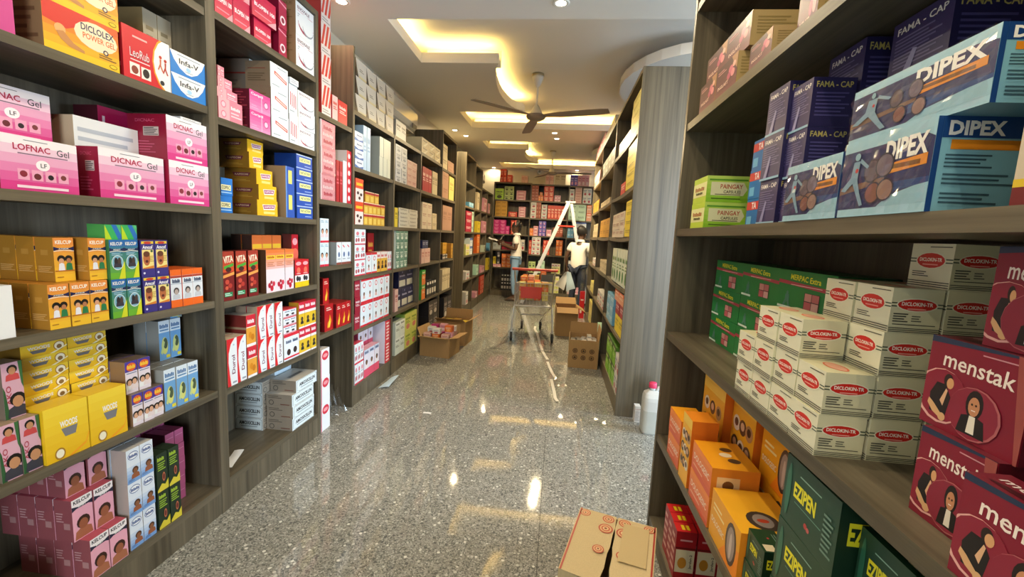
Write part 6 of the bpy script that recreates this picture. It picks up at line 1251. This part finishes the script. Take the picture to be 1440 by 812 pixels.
JW = dict(pelvis=(0, .02, .90), spine=(0, .02, 1.04), chest=(0, .01, 1.21), nb=(0, .02, 1.365), neck=(0, .005, 1.41), jaw=(0, -.035, 1.455), head=(0, -.03, 1.525), crown=(0, -.005, 1.59), face=(0, -.92, -.38),
          shl=(.155, .02, 1.315), ell=(.20, .03, 1.07), wrl=(.13, -.225, 1.14), pml=(.115, -.30, 1.165), shr=(-.155, .02, 1.315), elr=(-.19, .0, 1.07), wrr=(-.09, -.235, 1.17), pmr=(-.07, -.30, 1.20),
          hpl=(.085, .02, .85), knl=(.085, -.01, .47), anl=(.085, .03, .085), tol=(.10, -.11, .035), hpr=(-.085, .02, .85), knr=(-.085, .0, .47), anr=(-.085, .05, .085), tor=(-.10, -.09, .035), sidel=(0, 0, -1), curll=(-1, 0, 0), sider=(0, 0, -1), curlr=(1, 0, 0))
person('woman in white polo and pale jeans reading papers at back', (-.86, 8.80, 0), math.radians(-90), JW, JEANL, True)
JM = dict(pelvis=(0, .03, .86), spine=(0, .02, 1.0), chest=(0, .0, 1.16), nb=(0, -.01, 1.30), neck=(0, -.025, 1.34), jaw=(0, -.05, 1.385), head=(0, -.05, 1.45), crown=(0, -.03, 1.515), face=(0, -1, -.12),
          shl=(.165, .0, 1.25), ell=(.235, .06, 1.01), wrl=(.25, .0, .80), pml=(.25, -.01, .735), shr=(-.165, -.01, 1.25), elr=(-.22, -.08, 1.03), wrr=(-.15, -.30, 1.08), pmr=(-.14, -.37, 1.10),
          hpl=(.085, .03, .81), knl=(.095, .0, .45), anl=(.10, .04, .085), tol=(.12, -.10, .035), hpr=(-.085, .03, .81), knr=(-.09, -.02, .45), anr=(-.09, .02, .085), tor=(-.11, -.12, .035), sidel=(0, 1, 0), curll=(-1, 0, 0), sider=(0, 0, -1), curlr=(1, 0, 0))
person('man with back turned in white polo and navy jeans', (.40, 7.80, 0), math.radians(143), JM, JEAND, False)
# papers in their hands
PAPER = plain('white_paper', (.80, .80, .80), .7); PBLUE = plain('pale_blue_paper', (.55, .72, .86), .7)
def sheet(name, label, cat, corners, mat, bend=.015, n=6):
    a, b, c, d = [Vector(v) for v in corners]; q = G(); vs = []; fs = []; nr = (b - a).cross(d - a).normalized()
    for i in range(n + 1):
        for j in range(n + 1):
            u, v = i / n, j / n; vs.append(a.lerp(b, u).lerp(d.lerp(c, u), v) + nr * bend * math.sin(math.pi * u) + nr * bend * .5 * math.sin(2 * math.pi * v))
    m = len(vs); vs += [v - nr * .0012 for v in vs]
    for i in range(n):
        for j in range(n): k = i * (n + 1) + j; fs += [(k, k + 1, k + n + 2, k + n + 1), (m + k + n + 1, m + k + n + 2, m + k + 1, m + k)]
    q.add(vs, fs, mat, True); return q.build(name, label=label, category=cat)
sheet('paper_sheet', 'white list held open in the woman\'s hands', 'paper', ((-1.235, 8.66, 1.215), (-1.235, 8.92, 1.225), (-1.42, 8.92, 1.285), (-1.41, 8.64, 1.275)), PAPER)
sheet('paper_sheet', 'small folded white slip above the woman\'s list', 'paper', ((-1.19, 8.72, 1.255), (-1.19, 8.86, 1.26), (-1.12, 8.86, 1.34), (-1.12, 8.70, 1.33)), PAPER)
sheet('plastic_folder', 'pale grey folder hanging from the man\'s hand', 'folder', ((.17, 7.58, .76), (.235, 7.60, .76), (.16, 7.62, .42), (.0, 7.58, .52)), plain('grey_folder', (.62, .62, .62), .4))
sheet('plastic_folder', 'pale blue folder hanging from the man\'s hand', 'folder', ((.19, 7.555, .765), (.26, 7.57, .755), (.36, 7.60, .47), (.20, 7.56, .42)), PBLUE)
# red wrapped carton standing on end by the end of the right unit
t = thing('wrapped_roll_carton', 'tall red carton in clear wrap standing near the man', 'carton', (.475, 7.33, 0))
q = G(); q.box(-.04, -.05, .0006, .04, .05, .46, card('b81c24')); decals(q, [('r', .1, .2, .5, .4, 'e8d8d0'), ('w', .5, .7, .6, .06, 'f0e0d8')], .08, .46, lambda u, v, l: (-.04 + u, -.05 - l, v)); q.build('carton_body', t)
CLEAR, _nt, _b = nodes_of('clear_plastic_film')
_tr = _nt.nodes.new('ShaderNodeBsdfTransparent'); _gl = _nt.nodes.new('ShaderNodeBsdfGlossy'); _gl.inputs['Roughness'].default_value = .08; _fr = _nt.nodes.new('ShaderNodeValue'); _fr.outputs[0].default_value = .09
_mx = _nt.nodes.new('ShaderNodeMixShader'); _nt.links.new(_fr.outputs[0], _mx.inputs[0]); _nt.links.new(_tr.outputs[0], _mx.inputs[1]); _nt.links.new(_gl.outputs[0], _mx.inputs[2]); _nt.links.new(_mx.outputs[0], _nt.nodes['Material Output'].inputs[0])
q = G(); q.box(-.042, -.052, .4605, .042, .052, .84, CLEAR); q.build('film_sleeve', t)

# ------------------------------------------------------------------ jerrycan and small carton beside the right unit
HDPE = plain('milky_plastic', (.72, .73, .70), .45, trans=.25); LIQ = plain('milky_plastic_with_liquid', (.55, .57, .53), .4, trans=.2); PINK = plain('pink_cap', (.68, .04, .12), .4)
t = thing('jerrycan', 'white plastic jerrycan with pink cap beside the right end panel', 'jerrycan', (.765, 3.02, 0))
def rounded(hx, hy, r, n=4):
    P = []
    for sx, sy, a0 in ((1, 1, 0), (-1, 1, 90), (-1, -1, 180), (1, -1, 270)):
        for k in range(n + 1): a = math.radians(a0 + 90 * k / n); P.append((sx * (hx - r) + r * math.cos(a), sy * (hy - r) + r * math.sin(a)))
    return P
q = G(); rings = [(.94, .0006), (1, .012), (1, .17), (1, .172), (1, .24), (.95, .265), (.72, .29), (.40, .305), (.30, .31)]
base = rounded(.09, .065, .03); n = len(base); vs = []
for s, z in rings: vs += [(x * s + (0 if z < .26 else -.03 * (z - .26) / .05), y * s, z) for x, y in base]
fs = []; 
for i in range(len(rings) - 1):
    fr = [(i * n + k, i * n + (k + 1) % n, (i + 1) * n + (k + 1) % n, (i + 1) * n + k) for k in range(n)]
    q.add(vs, fr, LIQ if i < 2 else HDPE, True)
q.add(vs, [tuple(range(n))[::-1]], LIQ); q.add(vs, [tuple(range((len(rings) - 1) * n, len(rings) * n))], HDPE); q.build('can_body', t)
q = G(); q.lathe([(.020, .308), (.020, .33), (.018, .33)], HDPE, (-.03, 0, 0), 16); q.build('neck', t)
q = G(); q.lathe([(.026, .328), (.027, .33), (.027, .36), (.023, .366), (.0, .366)], PINK, (-.03, 0, 0), 18, caps=False); q.build('cap', t)
q = G(); q.tube([(.0, 0, .30), (.012, 0, .33), (.05, 0, .335), (.082, 0, .31), (.084, 0, .262)], .012, HDPE, 8); q.build('handle', t)
g = G(); g.box(-.02, -.03, .0006, .02, .03, .125, card('e8e4de')); decals(g, [('r', 0, .8, 1, .84, 'c8a8a0'), ('l', .1, .1, .9, .75, 8, 'c0b8b4')], .04, .125, lambda u, v, l: (-.02 + u, -.03 - l, v)); o = g.build('small_carton', label='small white carton standing on the floor behind the jerrycan', category='box'); o.location = (.675, 3.185, 0)

# ------------------------------------------------------------------ litter
def crumple(name, label, cx, cy, z0, sx, sy, sz, mat, seed, n=14, cat='plastic wrap'):
    rnd = random.Random(seed); q = G(); vs = []; fs = []
    for i in range(n + 1):
        for j in range(n + 1):
            u, v = i / n * 2 - 1, j / n * 2 - 1; edge = max(0, 1 - max(abs(u), abs(v)) ** 3)
            vs.append((cx + sx * u * (1 + rnd.uniform(-.12, .12)), cy + sy * v * (1 + rnd.uniform(-.12, .12)), z0 + .002 + sz * edge * rnd.uniform(.15, 1)))
    for i in range(n):
        for j in range(n): k = i * (n + 1) + j; fs.append((k, k + 1, k + n + 2, k + n + 1))
    q.add(vs, fs, mat); return q.build(name, label=label, category=cat)
crumple('plastic_bag', 'crumpled clear plastic bag on the floor in the narrow gap', -1.60, 2.80, 0, .13, .10, .24, CLEAR, 2)
crumple('plastic_wrap', 'clear plastic scrap in front of the pink-pack carton', -1.27, 4.30, 0, .07, .035, .03, CLEAR, 5, 9)
crumple('plastic_wrap', 'clear plastic film on the floor left of the jerrycan', .36, 3.25, 0, .16, .22, .018, CLEAR, 7, 12)
crumple('plastic_wrap', 'clear plastic film near the handling-mark carton', .10, 4.0, 0, .10, .22, .02, CLEAR, 8, 12)
crumple('plastic_wrap', 'faint plastic film lying mid aisle near left shelves', -.72, 4.35, 0, .07, .35, .015, CLEAR, 11, 12)
def strap(label, pts, wd=.012):
    q = G(); vs = []; fs = []; n = len(pts)
    for i, (x, y) in enumerate(pts):
        a = Vector((*pts[max(0, i - 1)], 0)); b = Vector((*pts[min(n - 1, i + 1)], 0)); d = (b - a).normalized(); s = Vector((-d.y, d.x, 0)) * wd
        z = .0022 + .004 * abs(math.sin(i * 1.9)); vs += [Vector((x, y, z)) - s, Vector((x, y, z)) + s, Vector((x, y, z - .0012)) + s, Vector((x, y, z - .0012)) - s]
    for i in range(n - 1):
        for c in range(4): fs.append((4 * i + c, 4 * i + (c + 1) % 4, 4 * i + 4 + (c + 1) % 4, 4 * i + 4 + c))
    q.add(vs, fs, plain('white_strapping', (.78, .77, .74), .3)); q.build('packing_strap', label=label, category='strap')
strap('white packing strap on the floor running under the trolley', [(-.26, 6.35), (-.257, 6.17), (-.20, 5.8), (-.15, 5.35), (-.10, 4.95), (-.05, 4.72), (-.03, 4.62)], .016)
strap('short white packing strap on the floor before the trolley', [(-.03, 4.55), (-.005, 4.35), (.03, 4.15), (.06, 4.02)], .014)
strap('nearest white packing strap lying mid aisle', [(.02, 3.98), (.035, 3.8), (.05, 3.65), (.06, 3.5), (.08, 3.42)], .014)
sheet('paper_sheet', 'curled pale blue leaflet on the floor by left plinth', 'paper', ((-1.44, 3.36, .004), (-1.36, 3.40, .012), (-1.37, 3.66, .03), (-1.43, 3.62, .012)), PBLUE, .004)
sheet('paper_sheet', 'small white paper scrap on the floor mid aisle', 'paper', ((-.92, 2.96, .003), (-.86, 2.96, .003), (-.86, 2.985, .003), (-.92, 2.985, .003)), PAPER, .001, 2)
sheet('paper_slip', 'folded white slip on the empty bottom shelf, second left unit', 'paper', ((-1.56, 1.80, .152), (-1.52, 1.82, .152), (-1.58, 1.98, .156), (-1.62, 1.96, .156)), PAPER, .002)

# shrink film over the runner boxes and the pink bundles
for o in [o for o in COL.objects if o.get('label') and o.parent is None and ('runner' in o['label'] or 'shrink wrapped' in o['label'])]:
    xs_ = [v.co.x for v in o.data.vertices]; zs_ = [v.co.z for v in o.data.vertices]; yf = min(v.co.y for v in o.data.vertices); x0, x1, z0, z1 = min(xs_), max(xs_), min(zs_), max(zs_)
    rnd = random.Random(len(o.name) + int(x1 * 1000)); q = G(); vs = []; fs = []; n, m = 16, 10
    for i in range(n + 1):
        for j in range(m + 1): vs.append((x0 + (x1 - x0) * (.01 + .98 * i / n), yf - .0008 - .0045 * rnd.random() ** 2, z0 + (z1 - z0) * (.01 + .98 * j / m)))
    for i in range(n):
        for j in range(m): k = i * (m + 1) + j; fs.append((k, k + 1, k + m + 2, k + m + 1))
    q.add(vs, fs, CLEAR); q.build('shrink_film', o)
